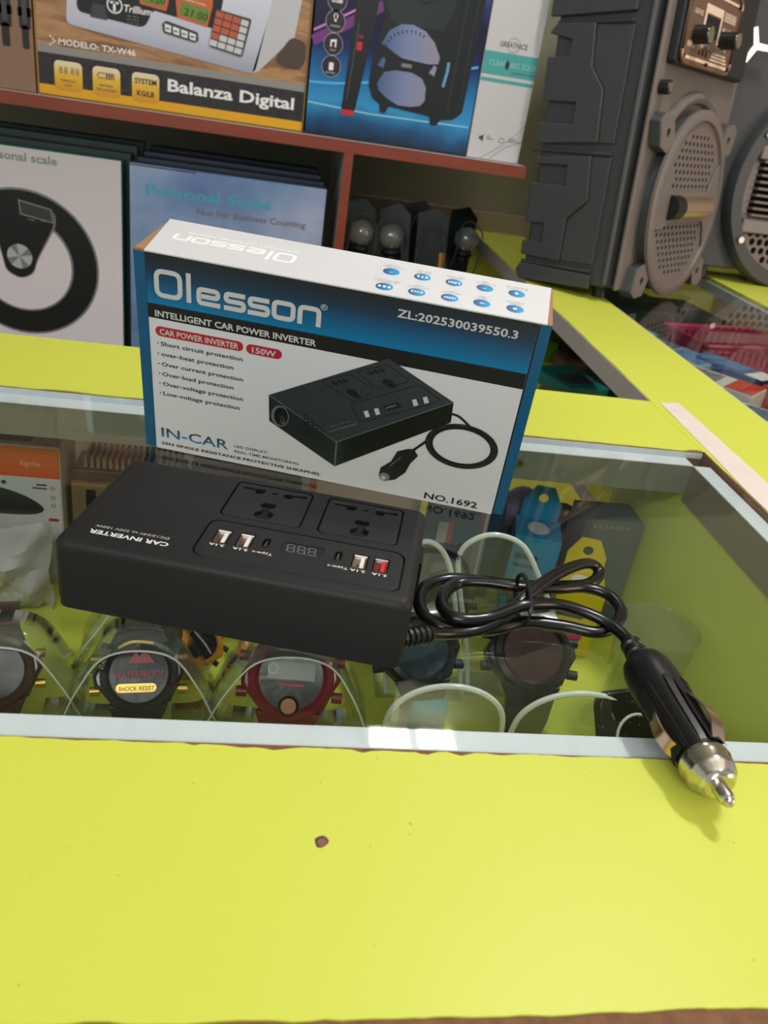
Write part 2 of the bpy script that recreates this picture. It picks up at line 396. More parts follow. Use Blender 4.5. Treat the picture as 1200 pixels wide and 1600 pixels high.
g = G(); g.box(.3522, .88, 1.588, 1.6, -.9, -.021, M_lime); st(g, 'end_panel')
g = G(); g.box(.3505, .3522, 1.586, 1.6, -.9, -.021, M_band); st(g, 'end_panel_band')
g = G(); g.box(.762, .88, .05, 1.6, -.021, 0, M_lime); st(g, 'far_board')
g = G(); g.box(.4585, .4705, .05, 1.588, -.021, -.0057, M_white); g.box(.752, .762, .05, 1.588, -.021, -.0057, M_white); st(g, 'glass_ledge')
g = G(); g.box(.4592, .7615, .05, 1.587, -.0055, -.0002, clear('counter_glass')); st(g, 'glass_top')
g = G(); g.box(.3515, .88, .06, .08, -.9, -.152, M_olive); st(g, 'lower_panel')

# ================================================================ INVERTER DEVICE
M_dev = mat('matte_black_casing', (27, 27, 28), .52, noise=.12, ns=900, bump=.15, spec=.32)
M_plate = mat('dark_grey_socket_plate', (28, 28, 30), .5, noise=.1, ns=900, bump=.15, spec=.35)
dev = thing('car_power_inverter', 'matte black car power inverter with two sockets and USB ports, corded plug attached', 'power inverter',
            (-.0911, .3101, 0), (0, 0, -.2122))
W, D, H = .1602, .0905, .0360
g = G(); g.prism(rrect(0, W, 0, D, .006, 5), .0050, H, M_dev)
body = g.build('casing')
_bw = body.data.attributes.new('bevel_weight_edge', 'FLOAT', 'EDGE')
for _e in body.data.edges: _bw.data[_e.index].value = 1.0 if all(body.data.vertices[i].co.z > H-1e-5 for i in _e.vertices) else 0.0
bv = body.modifiers.new('b', 'BEVEL'); bv.width = .0044; bv.segments = 5; bv.limit_method = 'WEIGHT'
bpy.context.view_layer.update()
me = bpy.data.meshes.new_from_object(body.evaluated_get(bpy.context.evaluated_depsgraph_get())); body.modifiers.clear(); body.data = me
def cutter(P, z0=H-.0028, z1=H+.01): q = G(); q.prism(P, z0, z1, M_dev); return q
def mm(P): return [(a/1000, b/1000) for a, b in P]
SK = [(60.4, 100.8, 47.0, 84.5), (108.5, 148.5, 47.0, 84.5)]
PAN = mm([(61.5, 41.8), (150, 41.8), (153.5, 38), (153.5, 11), (151, 8), (62.5, 8), (59, 12), (59, 38.5)])
carve(body, [cutter(rrect(a/1000, b/1000, c/1000, d/1000, .003)) for a, b, c, d in SK]+[cutter(fillet(PAN, .003, closed=True))]
      + [cutter(rrect(.0, .02, .02, .03, .001), .01, .02)] if False else [cutter(rrect(a/1000, b/1000, c/1000, d/1000, .003)) for a, b, c, d in SK]+[cutter(fillet(PAN, .003, closed=True))])
body.parent = dev
g = G(); g.prism(rrect(.0003, W-.0003, .0003, D-.0003, .006, 5), 0.0002, .0052, M_dev); g.build('base_shell', dev, bevel=.0004, smooth=False)
# sockets: plate with real openings
def off(P, dx, dy): return [(a+dx, b+dy) for a, b in P]
for (a, b, c, d) in SK:
    cx = (a+b)/2; g0 = .95
    cx = cx+.3
    L1 = [(-16.6, 2.4), (-5.4, 2.0), (-4.6, -.5), (-6.3, -3.6), (-9.2, -3.6), (-9.9, -.6), (-16.6, -.4)]
    R1 = [(-u, v) for u, v in L1]
    vert = [(-2.6, 67), (2.6, 67), (4, 64.6), (3.2, 62), (1.6, 60.2), (1.8, 58.6), (4.6, 56.4), (4.4, 52.6), (2.4, 50), (-2.4, 50), (-4.4, 52.6), (-4.6, 56.4), (-1.8, 58.6), (-1.6, 60.2), (-3.2, 62), (-4, 64.6)]
    hs = [mm(off(q, cx, 78.2)) for q in (L1, R1)]+[mm(off(vert, cx, 0))]+[mm(circ(cx, 77.8, 1.7, 1.3, 12))]
    pl = plate('power_socket', mm(rrect(a+g0, b-g0, c+g0, d-g0, 2.6)), hs, H-.0026, H-.0001, M_plate, dev, bevel=.0002)
    q = G(); q.box((a+2)/1000, (b-2)/1000, (c+2)/1000, (d-2)/1000, H-.0028, H-.00265, M_dark); q.build('dark_well_floor', pl)  # black sheet painting the shade at the bottom of the socket well
# usb panel
USB = [(68.3, 28.0), (79.2, 28.0), (133.0, 28.0), (142.8, 28.0)]; TC = [(88.8, 29.2), (122.7, 29.2)]
holes = [mm(rrect(u-3.6, u+3.6, v-6.2, v+6.2, .4, 1)) for u, v in USB]+[mm(rrect(u-1.7, u+1.7, v-4.2, v+4.2, 1.6)) for u, v in TC]+[mm(rrect(96.2, 115.8, 24.3, 33.6, 1.0))]
PI = fillet([(a*.984+.0017, b*.965+.0009) for a, b in PAN], .003, closed=True)
pan = plate('usb_panel', PI, holes, H-.0026, H-.0001, M_plate, dev, bevel=.0002)
M_bez = mat('display_bezel', (22, 22, 24), .35); M_usb = mat('usb_shell_metal', (168, 140, 118), .3, metal=1)
for k, (u, v) in enumerate(USB):
    g = G(); u/=1000; v/=1000; z0 = H-.0029; z1 = H-.0004
    tm = mat('red_usb_tongue', (206, 28, 28), .4) if k == 3 else mat('white_usb_tongue', (226, 222, 214), .4)
    sm = mat('red_usb_shell', (120, 24, 22), .35, metal=.3) if k == 3 else M_usb
    g.box(u-.0034, u+.0034, v-.006, v+.006, z0, z0+.0002, M_dark)
    g.box(u-.0030, u-.0024, v-.0056, v+.0048, z0, z1, sm); g.box(u+.0024, u+.0030, v-.0056, v+.0048, z0, z1, sm)
    g.box(u-.0030, u+.0030, v-.0058, v-.0052, z0, z1, sm); g.box(u-.0030, u+.0030, v+.0042, v+.0050, z0, z1+.0002, I_white if k != 3 else I_grey)
    g.box(u-.0024, u+.0002, v-.0052, v+.0042, z0, z0+.0010, sm); g.box(u-.0010, u-.0003, v-.004, v-.001, z0+.001, z0+.0011, M_dark)
    o = g.build('usb_port', pan); q = G(); q.box(u+.0003, u+.0022, v-.0050, v+.0040, z0, H-.0006, tm); q.build('usb_tongue', pan, bevel=.0002)
    if k == 3: o['label'] = 'red USB port'
for u, v in TC:
    g = G(); u/=1000; v/=1000; g.prism(rrect(u-.0016, u+.0016, v-.0041, v+.0041, .0015), H-.0029, H-.0027, M_dark)
    g.prism(rrect(u-.0004, u+.0004, v-.0026, v+.0026, .0003), H-.0027, H-.0008, M_usb); g.build('usb_c_port', pan)
g = G(); g.prism(rrect(.0963, .1157, .0244, .0335, .0009), H-.0029, H-.0006, M_bez); disp = g.build('display_window', pan)
S = Sheet(lambda u, v, n: (u/1000, v/1000, H-.0006+n))
seg = mat('dull_digit_segments', (104, 108, 110), .4)
for k in range(3):
    x0 = 98.9+k*5.0
    def sgm(ax, ay, bx, by): 
        sh = lambda x, y: (x0+x+(y-3.1)*-.12, 25.8+y)
        S.ribbon([sh(ax, ay), sh(bx, by)], .62, seg)
    for q in ((.35, 0, 2.75, 0), (.35, 3.1, 2.75, 3.1), (.35, 6.2, 2.75, 6.2), (0, .3, 0, 2.8), (3.1, .3, 3.1, 2.8), (0, 3.4, 0, 5.9), (3.1, 3.4, 3.1, 5.9)): sgm(*q)
    S.ell(x0+4.0, 25.7, .35, .35, seg, 8)
S.build('digit_segments', pan, smooth='flat')
# printed lettering (upside down as seen)
S = Sheet(lambda u, v, n: (u/1000, v/1000, H+.00002+n))
S.text('CAR INVERTER', 48.6, 13.4, 3.2, I_white, wd=36.4, rot=pi, bold=.022)
S.text('DC12/24V to 220V 150W', 47.0, 17.9, 1.9, I_grey, wd=34, rot=pi, bold=0)
for k, (u, v) in enumerate([(68.3, 0), (79.2, 0), (133.2, 0), (143.2, 0)]): S.text('3.1A', u+3.4, 20.2, 1.9, I_white, wd=7.0, rot=pi, bold=.02)
for u in (89.3, 124.0): S.text('Type-c', u+4.7, 20.1, 1.8, I_white, wd=9.4, rot=pi, bold=.01)
S.build('printed_lettering', dev, smooth='flat')
# right end: outlet block and vents, strain relief
g = G(); g.box(W-.001, W+.0016, .052, .068, .010, .026, M_blk); g.box(W+.0016, W+.0018, .055, .065, .013, .023, M_dark); g.build('side_socket', dev, bevel=.0004)
g = G()
for k in range(7): g.box(-.0004, .0006, .020+k*.006, .0232+k*.006, .010, .026, M_dark)
g.build('vent_slots', dev)
inv = dev.matrix_world
bpy.context.view_layer.update(); INV = dev.matrix_world.inverted()
def wdev(g, name, parent=dev, **k):
    o = g.build(name, parent=dev, M=INV.copy(), **k); return o
g = G(); A = Vector((.0655, .2868, .0105)); B = Vector((.0800, .2930, .0095)); Mx = Matrix.Translation(A) @ (B-A).to_track_quat('Z', 'Y').to_matrix().to_4x4()
prof = [(.0048, 0)]
for k in range(5): h = .0016+k*.0030; prof += [(.0046, h), (.0033, h+.0003), (.0033, h+.0011), (.0044-.0001*k, h+.0014)]
prof += [(.0030, .0175)]
g.lathe(prof, M_blk, 20, Mx); wdev(g, 'strain_relief', smooth=True)
PATH = [(0.0785, 0.2925, 0.010), (0.09, 0.2984, 0.006), (0.1055, 0.3039, 0.005), (0.1188, 0.3095, 0.009), (0.1294, 0.3184, 0.014), (0.1503, 0.3391, 0.0155), (0.1717, 0.3589, 0.012), (0.1850, 0.3687, 0.0075), (0.1890, 0.3650, 0.0042), (0.1782, 0.3534, 0.0038), (0.1556, 0.349, 0.0038), (0.1329, 0.3465, 0.0045), (0.1158, 0.3487, 0.0045), (0.0987, 0.3491, 0.004), (0.0862, 0.3413, 0.004), (0.0800, 0.3261, 0.004), (0.0826, 0.3115, 0.004), (0.0945, 0.3046, 0.0042), (0.1136, 0.3063, 0.0042), (0.1322, 0.3139, 0.0042), (0.152, 0.3128, 0.004), (0.1676, 0.309, 0.004), (0.1794, 0.3154, 0.004), (0.1888, 0.3289, 0.004), (0.1870, 0.3433, 0.004), (0.1746, 0.3486, 0.0045), (0.1566, 0.342, 0.007), (0.1344, 0.3368, 0.0095), (0.1167, 0.3401, 0.009), (0.1019, 0.3399, 0.0075), (0.092, 0.3269, 0.008), (0.0898, 0.3139, 0.009), (0.0958, 0.3054, 0.0100), (0.1118, 0.3083, 0.010), (0.1296, 0.3137, 0.0145), (0.149, 0.3203, 0.0115), (0.1633, 0.3188, 0.0092), (0.174, 0.3123, 0.0080), (0.1790, 0.3014, 0.0082), (0.1790, 0.287, 0.0100)]
g = G(); g.tube(PATH, .0034, M_cable, n=12, sub=6, flat=.86); wdev(g, 'power_cord', smooth=True)
g = G(); ring = [(.1330+.0008*cos(t), .3262+.0162*cos(t), .0095+.0105*sin(t)) for t in [k*2*pi/26 for k in range(26)]]
g.tube(ring, .0012, M_blk, n=8, closed=True); wdev(g, 'cable_tie', smooth=True)
# plug
A = Vector((.1788, .2900, .0098)); Bp = Vector((.1794, .1935, .0128)); ax = (Bp-A)
MP = Matrix.Translation(A) @ ax.to_track_quat('Z', 'Y').to_matrix().to_4x4(); L = ax.length
M_plug = mat('plug_black_plastic', (16, 16, 17), .34, noise=.1, ns=300)
g = G(); g.lathe([(.0036, -.004), (.0052, -.003), (.0052, -.001), (.0042, 0), (.0042, .0015), (.0054, .003), (.0054, .0052), (.0044, .006), (.0046, .008), (.0070, .0095), (.0098, .0130), (.0112, .018), (.0117, .025), (.0114, .034), (.0106, .044), (.0102, .054), (.0100, .066), (.0100, .073), (.0088, .0742), (.002, .0745)], M_plug, 36, MP)
plug = wdev(g, 'plug_body', smooth=True)
g = G()
for a in [k*pi/4+.2 for k in range(8)]:
    c, s = cos(a), sin(a)
    q = [MP @ Vector((c*r+t*s, s*r-t*c, h)) for h, r in ((.030, .0107), (.036, .0122), (.052, .0112), (.068, .0106), (.072, .0098)) for t in (-.0012, .0012)]
    q2 = [MP @ Vector((c*(r-.002)+t*s, s*(r-.002)-t*c, h)) for h, r in ((.030, .0107), (.036, .0122), (.052, .0112), (.068, .0106), (.072, .0098)) for t in (-.0018, .0018)]
    n = len(q); g.add([tuple(v) for v in q+q2], [(i, i+1, i+3, i+2) for i in range(0, n-2, 2)]+[(i, i+2, n+i+2, n+i) for i in range(0, n-2, 2)]+[(i+1, n+i+1, n+i+3, i+3) for i in range(0, n-2, 2)]+[(0, n, n+1, 1), (n-2, n-1, 2*n-1, 2*n-2)], M_plug)
g.build('grip_rib', plug, smooth=True)
_az = ax.normalized()
for e1, amp_ in ((Vector((.46, 0, .89)), 1.0), (Vector((-.97, 0, .0)), .86)):
    # sprung side contact bowing out of a dark slot
    e1 = (e1-_az*e1.dot(_az)).normalized(); MPc = Matrix((e1, _az.cross(e1), _az)).transposed().to_4x4(); MPc.translation = A
    g = G(); pts = [(.0094, .040), (.0122, .046), (.0140, .053), (.0146, .059), (.0138, .065), (.0104, .071)]; V = []; F = []
    for r, h in pts:
        for t in (-.0036, .0036): V.append(tuple(MPc @ Vector((r*amp_, t, h))))
        for t in (-.0036, .0036): V.append(tuple(MPc @ Vector(((r-.0008)*amp_, t, h))))
    for i in range(len(pts)-1): k = 4*i; F += [(k, k+1, k+5, k+4), (k+2, k+6, k+7, k+3), (k, k+4, k+6, k+2), (k+1, k+3, k+7, k+5)]
    g.add(V, F, mat('copper_tinted_contact', (206, 172, 150), .2, metal=1)); g.build('side_contact', plug, smooth=True)
    g = G(); V = []; F = []
    for h in (.036, .045, .055, .065, .072):
        for t in (-.0050, 0, .0050): V.append(tuple(MPc @ Vector(((.0112 if h < .05 else .0106)*cos(t*90)+.0004, t, h))))
    for i in range(4): 
        for j in range(2): k = 3*i+j; F.append((k, k+1, k+4, k+3))
    g.add(V, F, M_dark); g.build('contact_slot', plug)
g = G(); g.lathe([(.0070, .0738), (.0104, .0740), (.0106, .0765), (.0098, .0790), (.0100, .0800), (.0094, .0826), (.0076, .0845), (.0074, .0856), (.0062, .0862), (.0056, .0872), (.0034, .0874)], M_chrome, 40, MP)
g.build('plug_collar', plug, smooth=True)
g = G(); g.lathe([(.0032, .086), (.0032, .0925), (.0030, .0935), (.0022, .0940), (.0020, .0952), (.0010, .0962), (.0000001, .0966)], M_chrome, 24, MP); g.build('plug_tip', plug, smooth=True)

# ================================================================ INVERTER CARTON
M_box = mat('carton_side_blue', (4, 84, 124), .42, noise=.06, ns=30)
yaw, lean, roll = -.2453, .1569, .0062
Bm = Matrix.Rotation(yaw, 4, 'Z') @ Matrix.Rotation(lean, 4, 'X') @ Matrix.Rotation(roll, 4, 'Y')
crt = thing('inverter_carton', 'blue, black and white printed carton of the power inverter, standing behind it', 'box', M=Matrix.Translation((-.0798, .4894, .0004)) @ Bm)
w_, h_, d_ = .2353, .1308, .0545; zb = -d_*math.tan(lean)
M_wht = mat('carton_white_print', (212, 212, 214), .42, noise=.02, ns=30)
g = G(); g.add([(.0006, .0016, 0), (w_-.0006, .0016, 0), (w_-.0006, d_, zb), (.0006, d_, zb), (.0006, .0016, h_-.0016), (w_-.0006, .0016, h_-.0016), (w_-.0006, d_, h_-.0016), (.0006, d_, h_-.0016)],
      [(0,3,2,1),(4,5,6,7),(0,1,5,4),(1,2,6,5),(2,3,7,6),(3,0,4,7)], M_box); g.build('carton_body', crt)
g = G(); g.box(.0072, .2283, -.0002, .0014, .0002, h_-.0008, M_wht); fp = g.build('front_panel', crt, bevel=.0005)
g = G(); g.add([(0, .0016, h_-.0014), (.0072, .0004, h_-.0014), (.0072, .0004, h_), (0, .0016, h_)], [(0, 1, 2, 3)], M_card)
g.prism([(.0, .0012), (w_, .0012), (w_, d_), (0, d_)], h_-.0014, h_-.0008, M_card); g.prism([(.007, -.0002), (w_-.003, -.0002), (w_-.0012, d_), (.0004, d_)], h_-.0008, h_, M_wht)
lid = g.build('top_panel', crt)
g = G(); g.box(0, .0066, .0010, .0017, .0005, h_-.0014, M_box); g.box(.0066, .0072, .0010, .0017, 0.0003, h_-.003, M_dark); g.build('side_flap', crt)
g = G(); g.box(.2292, w_, .0010, .0017, .0015, h_-.0014, M_box); g.box(.2284, .2292, .0010, .0017, 0.0003, h_-.003, M_dark); g.build('side_flap', crt)
FR = lambda u, v, n: (u/1000, -.0002-n, v/1000)
S = Sheet(FR, .00006)
blue = grad('header_blue_print', 'Z', .097, .1305, [(0, (0, 122, 172)), (.3, (2, 96, 142)), (.65, (18, 50, 78)), (.9, (24, 32, 42)), (1, (24, 30, 38))], .4)
S.rect(7.3, 228.2, 99.6, 130, blue)
S.poly([(7.3, 91.3), (228.2, 90.2), (228.2, 100.1), (7.3, 100.2)], I_black); S.up().up()
sw = 2.9
def logo(S, u0, v0, sx, sy, sw, mt, mir=False):
    T = (lambda P: [(u0+(-x if mir else x)*sx, v0+(-y if mir else y)*sy) for x, y in P])
    R = lambda x0, x1, y0, y1: [(x0, y0), (x1, y0), (x1, y1), (x0, y1)]
    rib = lambda P, r, cl=False: S.ribbon(fillet(T(P), r*sx, 5, cl), sw*sx, mt, cl)
    rib(R(1.4, 15.2, 1.4, 15.6), 4, True)
    rib([(20.3, 0), (20.3, 17.4)], 1)
    rib([(27.2, 5.4), (37.4, 5.4), (37.4, 9.4), (26.2, 9.4), (26.2, 1.3), (38.8, 1.3)], 2.2)
    for x in (40.9, 54.9): rib([(x+12.4, 9.6), (x+1.3, 9.6), (x+1.3, 5.5), (x+11.6, 5.5), (x+11.6, 1.3), (x, 1.3)], 1.9)
    rib(R(70.2, 81.2, 1.3, 10.3), 2.6, True)
    rib([(85.2, 0), (85.2, 10.2), (96.0, 10.2), (96.0, 0)], 2.6)
logo(S, 12, 104.6, 1, 1, 2.8, I_grey)
S.text('®', 108.6, 115.2, 3.6, I_grey, wd=4, bold=0)
S.text('ZL:202530039550.3', 151.5, 119.4, 4.8, I_grey, wd=67, bold=.02)
S.text('INTELLIGENT CAR POWER INVERTER', 11.5, 92.6, 3.9, I_grey, wd=96.2, bold=.026)
S.rr(11.2, 64.6, 80.4, 86.6, 3, I_red); S.rr(66.4, 87.9, 80.0, 86.2, 3, I_red); S.up()
S.text('CAR POWER INVERTER', 13.8, 81.6, 3.7, I_grey, wd=48, bold=.02); S.text('150W', 70, 81.1, 3.7, I_grey, wd=14.3, bold=.02)
for k, (t, wd) in enumerate([('Short circuit protection', 50.5), ('over-heat protection', 44.8), ('Over current protection', 50.8), ('Over-load protection', 44.8), ('Over-voltage protection', 51), ('Low-voltage protection', 49)]):
    v = 74.3-k*6.72; S.text(t, 14.0, v, 2.7, I_black, wd=wd, bold=.014); S.ell(12.2, v+1.3, .45, .45, I_black, 8)
S.text('IN-CAR', 11.4, 9.9, 7.0, grad('incar_blue_print', 'Z', .0095, .0175, [(0, (40, 120, 168)), (.9, (22, 30, 44))], .4), wd=44.4, bold=.01)
S.text('25N SINGLE RESISTANCE PROTECTIVE SHRAPNEL', 11, 4.0, 2.0, I_black, wd=106, bold=.025)
S.text('LED DISPLAY,', 59.8, 12.6, 1.9, I_dgrey, wd=22, bold=.01); S.text('REAL-TIME MONITORING', 59.8, 8.7, 1.9, I_dgrey, wd=42.4, bold=.01)
S.text('NO.1692', 184.4, 2.9, 4.7, I_black, wd=34, bold=.02)
# printed picture of the inverter
pa, pb, pc, pd = (81, 55.2), (150.3, 93.8), (191.2, 74), (125, 31.5); qa, qc, qd = (81.9, 37.1), (191.9, 60.5), (125.4, 13.3)
pt = grad('picture_case_top', 'X', .08, .19, [(0, (40, 48, 52)), (1, (52, 58, 62))], .45); pl_ = mat('picture_case_side', (26, 32, 36), .45, noise=0); pf = grad('picture_case_front', 'X', .125, .19, [(0, (34, 44, 48)), (.1, (12, 16, 18)), (1, (8, 10, 11))], .45)
S.poly([pa, pd, pc, pb], pt); S.poly([pa, qa, qd, pd], pl_); S.poly([pd, qd, qc, pc], pf); S.up()
li = mat('picture_outline', (96, 104, 108), .5, noise=0); lk = mat('picture_dark_line', (16, 20, 22), .5, noise=0)
S.ribbon([pa, pd, pc], .5, li); S.ribbon([pd, qd], .9, li)
S.poly(circ(88.6, 42, 5.6, 7.4, 24), li); 
for P in ([(112.2, 71.2), (129.2, 79.4), (144.8, 71.9), (133.5, 61.6)], [(132.6, 81.8), (150.2, 89.9), (164.2, 82.1), (146.2, 73)], [(131.1, 59.5), (169.8, 81.0), (184.3, 73.2), (139, 48.8)]): S.ribbon(fillet(P, 2, 3, True), .5, lk, True)
S.up(); S.poly(circ(89.2, 42, 4.4, 6.4, 24), mat('picture_lens_shade', (14, 18, 20), .4, noise=0)); S.poly(circ(90.6, 40, 2.0, 3.6, 18), I_mid)
for i in range(6):
    for j in range(6):
        if (i+j) % 2 == 0 or True: S.poly(circ(104+i*2.6, 33.5+j*2.5-i*1.75, .95, .7, 8), lk)
for cx, cy in ((128.5, 70), (148.8, 81)):
    for dx, dy in ((-8, 1.5), (-1.5, 4.6), (-4.8, 3.2)): S.rr(cx+dx-1.8, cx+dx+1.8, cy+dy-.9, cy+dy+.9, .4, lk)
    S.ell(cx+2.6, cy-2.2, 3.4, 2.0, lk, 12); S.ell(cx+5.8, cy-4.0, 2.6, 1.5, lk, 12)
for u, v in ((139.5, 56.6), (145.5, 59.6), (167, 70.4), (173, 73.4)): S.poly([(u, v), (u+2.4, v+1.2), (u+4.2, v-2.6), (u+1.8, v-3.9)], I_grey)
S.poly([(150.4, 62.5), (158.8, 67.2), (162.4, 65), (154, 60.3)], lk); S.up(); S.text('888', 152.2, 60.9, 2.4, I_mid, wd=6.5, skew=(.87, .48, .3, .8))
S.text('CAR INVERTER', 119.5, 37.2, 2.2, I_mid, wd=19, skew=(.88, .5, .35, .7)); S.text('DC12/24V to 220V 150W', 117.6, 39.6, 1.2, I_mid, wd=17, skew=(.88, .5, .35, .7))
# coil, cord, plug in the picture
for q in (1.0, .93, .86): S.ring(201, 45.6, 21.3*q, 14.6*q, 1.6, lk, 40)
S.ring(201, 45.8, 20.6, 14.1, .35, li, 40); S.ribbon(crom([Vector((190.6, 66.4)), Vector((196, 65.5)), Vector((203, 60.6))], 5), 1.5, lk)
S.ribbon([(171, 34.5), (179.5, 44.5)], 1.6, lk); S.up()
S.poly([(173.0, 37.5), (176.2, 33.2), (172.2, 26.5), (170.2, 19.4), (164.5, 12.6), (157.5, 9.8), (153.9, 13.8), (154.4, 19.4), (160.2, 25.4), (163.2, 33.6), (169.5, 36.8)], lk); S.up()
S.poly(circ(157.6, 13.2, 3.4, 3.0, 14), I_mid); S.ribbon([(160, 22), (166, 30)], .6, li); S.up(); S.poly(circ(157.0, 12.3, 1.4, 1.4, 10), I_grey)
S.build('printed_front', fp, smooth='flat')
# top print
TP = lambda u, v, n: (u/1000, v/1000, h_+n)
S = Sheet(TP, .00006); I_wl = mat('print_bright_white', (250, 250, 250), .35, noise=0)
logo(S, 86.5, 32.6, .755, .82, 2.9, I_wl, mir=True)
S.text('INTELLIGENT CAR POWER INVERTER', 86, 38.4, 2.3, I_wl, wd=68, rot=pi, bold=.02); S.text('®', 13.5, 24, 2.6, I_wl, rot=pi, bold=0)
ib = grad('icon_blue_print', 'X', .136, .22, [(0, (24, 66, 150)), (.5, (22, 120, 200)), (1, (30, 130, 215))], .4)
ibs = [grad('icon_blue_print_%s' % 'abcdefghij'[k], 'X', (u-5)/1000, (u+5)/1000, [(0, (30, 60, 120)), (1, (20, 165, 225))], .4) for k, u in enumerate((214.2, 195.8, 177.8, 159.4, 141.2))]
cap1 = ['8 levels of\nprotection', 'USB\nprotection', 'LED smart\ndisplay', '3rd, AC\nnode A/C', 'Voltage\nInput Light']; cap2 = ['universal\nsocket', 'USB×4\n+ Type-c', '150W\nhigh power', 'input\nport output', 'high temperature\nprotection']
gl_ = [('@', '8'), ('*', '='), ('LED', '150W'), ('(!)', '(o)'), ('✱', 'III')]
for k, u in enumerate((214.2, 195.8, 177.8, 159.4, 141.2)):
    for j, v in enumerate((35.4-k*.3, 12.6-k*.6)):
        S.k = 1; S.ell(u, v, 4.9, 5.3, ibs[k]); S.up()
        ic = (gl_[k][j]).replace('✱', '*'); S.text(ic, u, v+1.3, 2.8, I_wl, wd=min(7.0, 2.4*len(ic)), rot=pi, align='C', bold=.02)
        for q, t in enumerate((cap1, cap2)[j][k].split('\n')): S.text(t, u, v+8.0+(1-q)*2.6-.6, 1.5, I_mid, rot=pi, align='C', wd=min(15, len(t)*1.15), bold=0)
S.build('printed_top', lid, smooth='flat')

# ================================================================ SHELF UNIT BEHIND
shf = thing('shelf_unit', 'open shelf unit behind the counter with red-brown front edges', 'shelf', (-.3, 1.4, -.9))
def sh(g, name, **k): o = g.build(name, parent=shf, **k); o.location = (.3, -1.4, .9); return o
M_redbrown = noisemix('red_brown_edging', [(0, (112, 48, 32)), (1, (140, 62, 42))], 14, .45, stretch=(1, 8, 8))
M_shw = mat('shelf_pale_melamine', (176, 176, 166), .55, noise=.05, ns=6)
SR = .327
g = G(); g.box(-1.3, SR, 1.2008, 1.599, .1352, .1502, M_shw); sh(g, 'upper_board'); g = G(); g.box(-1.3, SR, 1.2, 1.2008, .1350, .1504, M_redbrown); sh(g, 'upper_board_edging')
g = G(); g.box(.0699, .0822, 1.2008, 1.599, -.9, .1352, M_shw); sh(g, 'divider'); g = G(); g.box(.0697, .0824, 1.2, 1.2008, -.9, .1350, M_redbrown); sh(g, 'divider_edging')
g = G(); g.box(-1.3, .0699, 1.2008, 1.599, -.236, -.221, M_shw); sh(g, 'lower_board'); g = G(); g.box(-1.3, .0699, 1.2, 1.2008, -.236, -.221, M_redbrown); sh(g, 'lower_board_edging')
g = G(); g.box(.0822, SR, 1.2008, 1.599, -.15, -.135, M_shw); sh(g, 'lower_board'); g = G(); g.box(.0822, SR, 1.2, 1.2008, -.15, -.135, M_redbrown); sh(g, 'lower_board_edging')
g = G(); g.box(-1.3, .30, 1.2008, 1.599, .62, .635, M_shw); sh(g, 'top_board'); g = G(); g.box(-1.3, .30, 1.2, 1.2008, .6198, .6352, M_redbrown); sh(g, 'top_board_edging')
g = G(); g.box(-1.3, -1.288, 1.2008, 1.599, -.9, .62, M_shw); sh(g, 'side_board')

def carton(name, label, x0, x1, y0, y1, z0, z1, m, front=None, top=None, cat='box', group=None, ang=0, side=None):
    t = thing(name, label, cat, ((x0+x1)/2, y0, z0), (0, 0, ang), group); w = (x1-x0)/2
    g = G(); g.box(-w, w, 0, y1-y0, 0, z1-z0, m); b = g.build('carton', t, bevel=.0012)
    if front:
        S = Sheet(lambda u, v, n: (u/1000-(x0+x1)/2, -n, v/1000-z0), .0002); front(S); S.build('printed_front', b, smooth='flat')
    if top:
        S = Sheet(lambda u, v, n: (u/1000-(x0+x1)/2, v/1000-y0, z1-z0+n), .0002); top(S); S.build('printed_top', b, smooth='flat')
    return t
def lingrad(name, axis, lo, hi, stops, **k): return grad(name, axis, lo, hi, stops, **k)
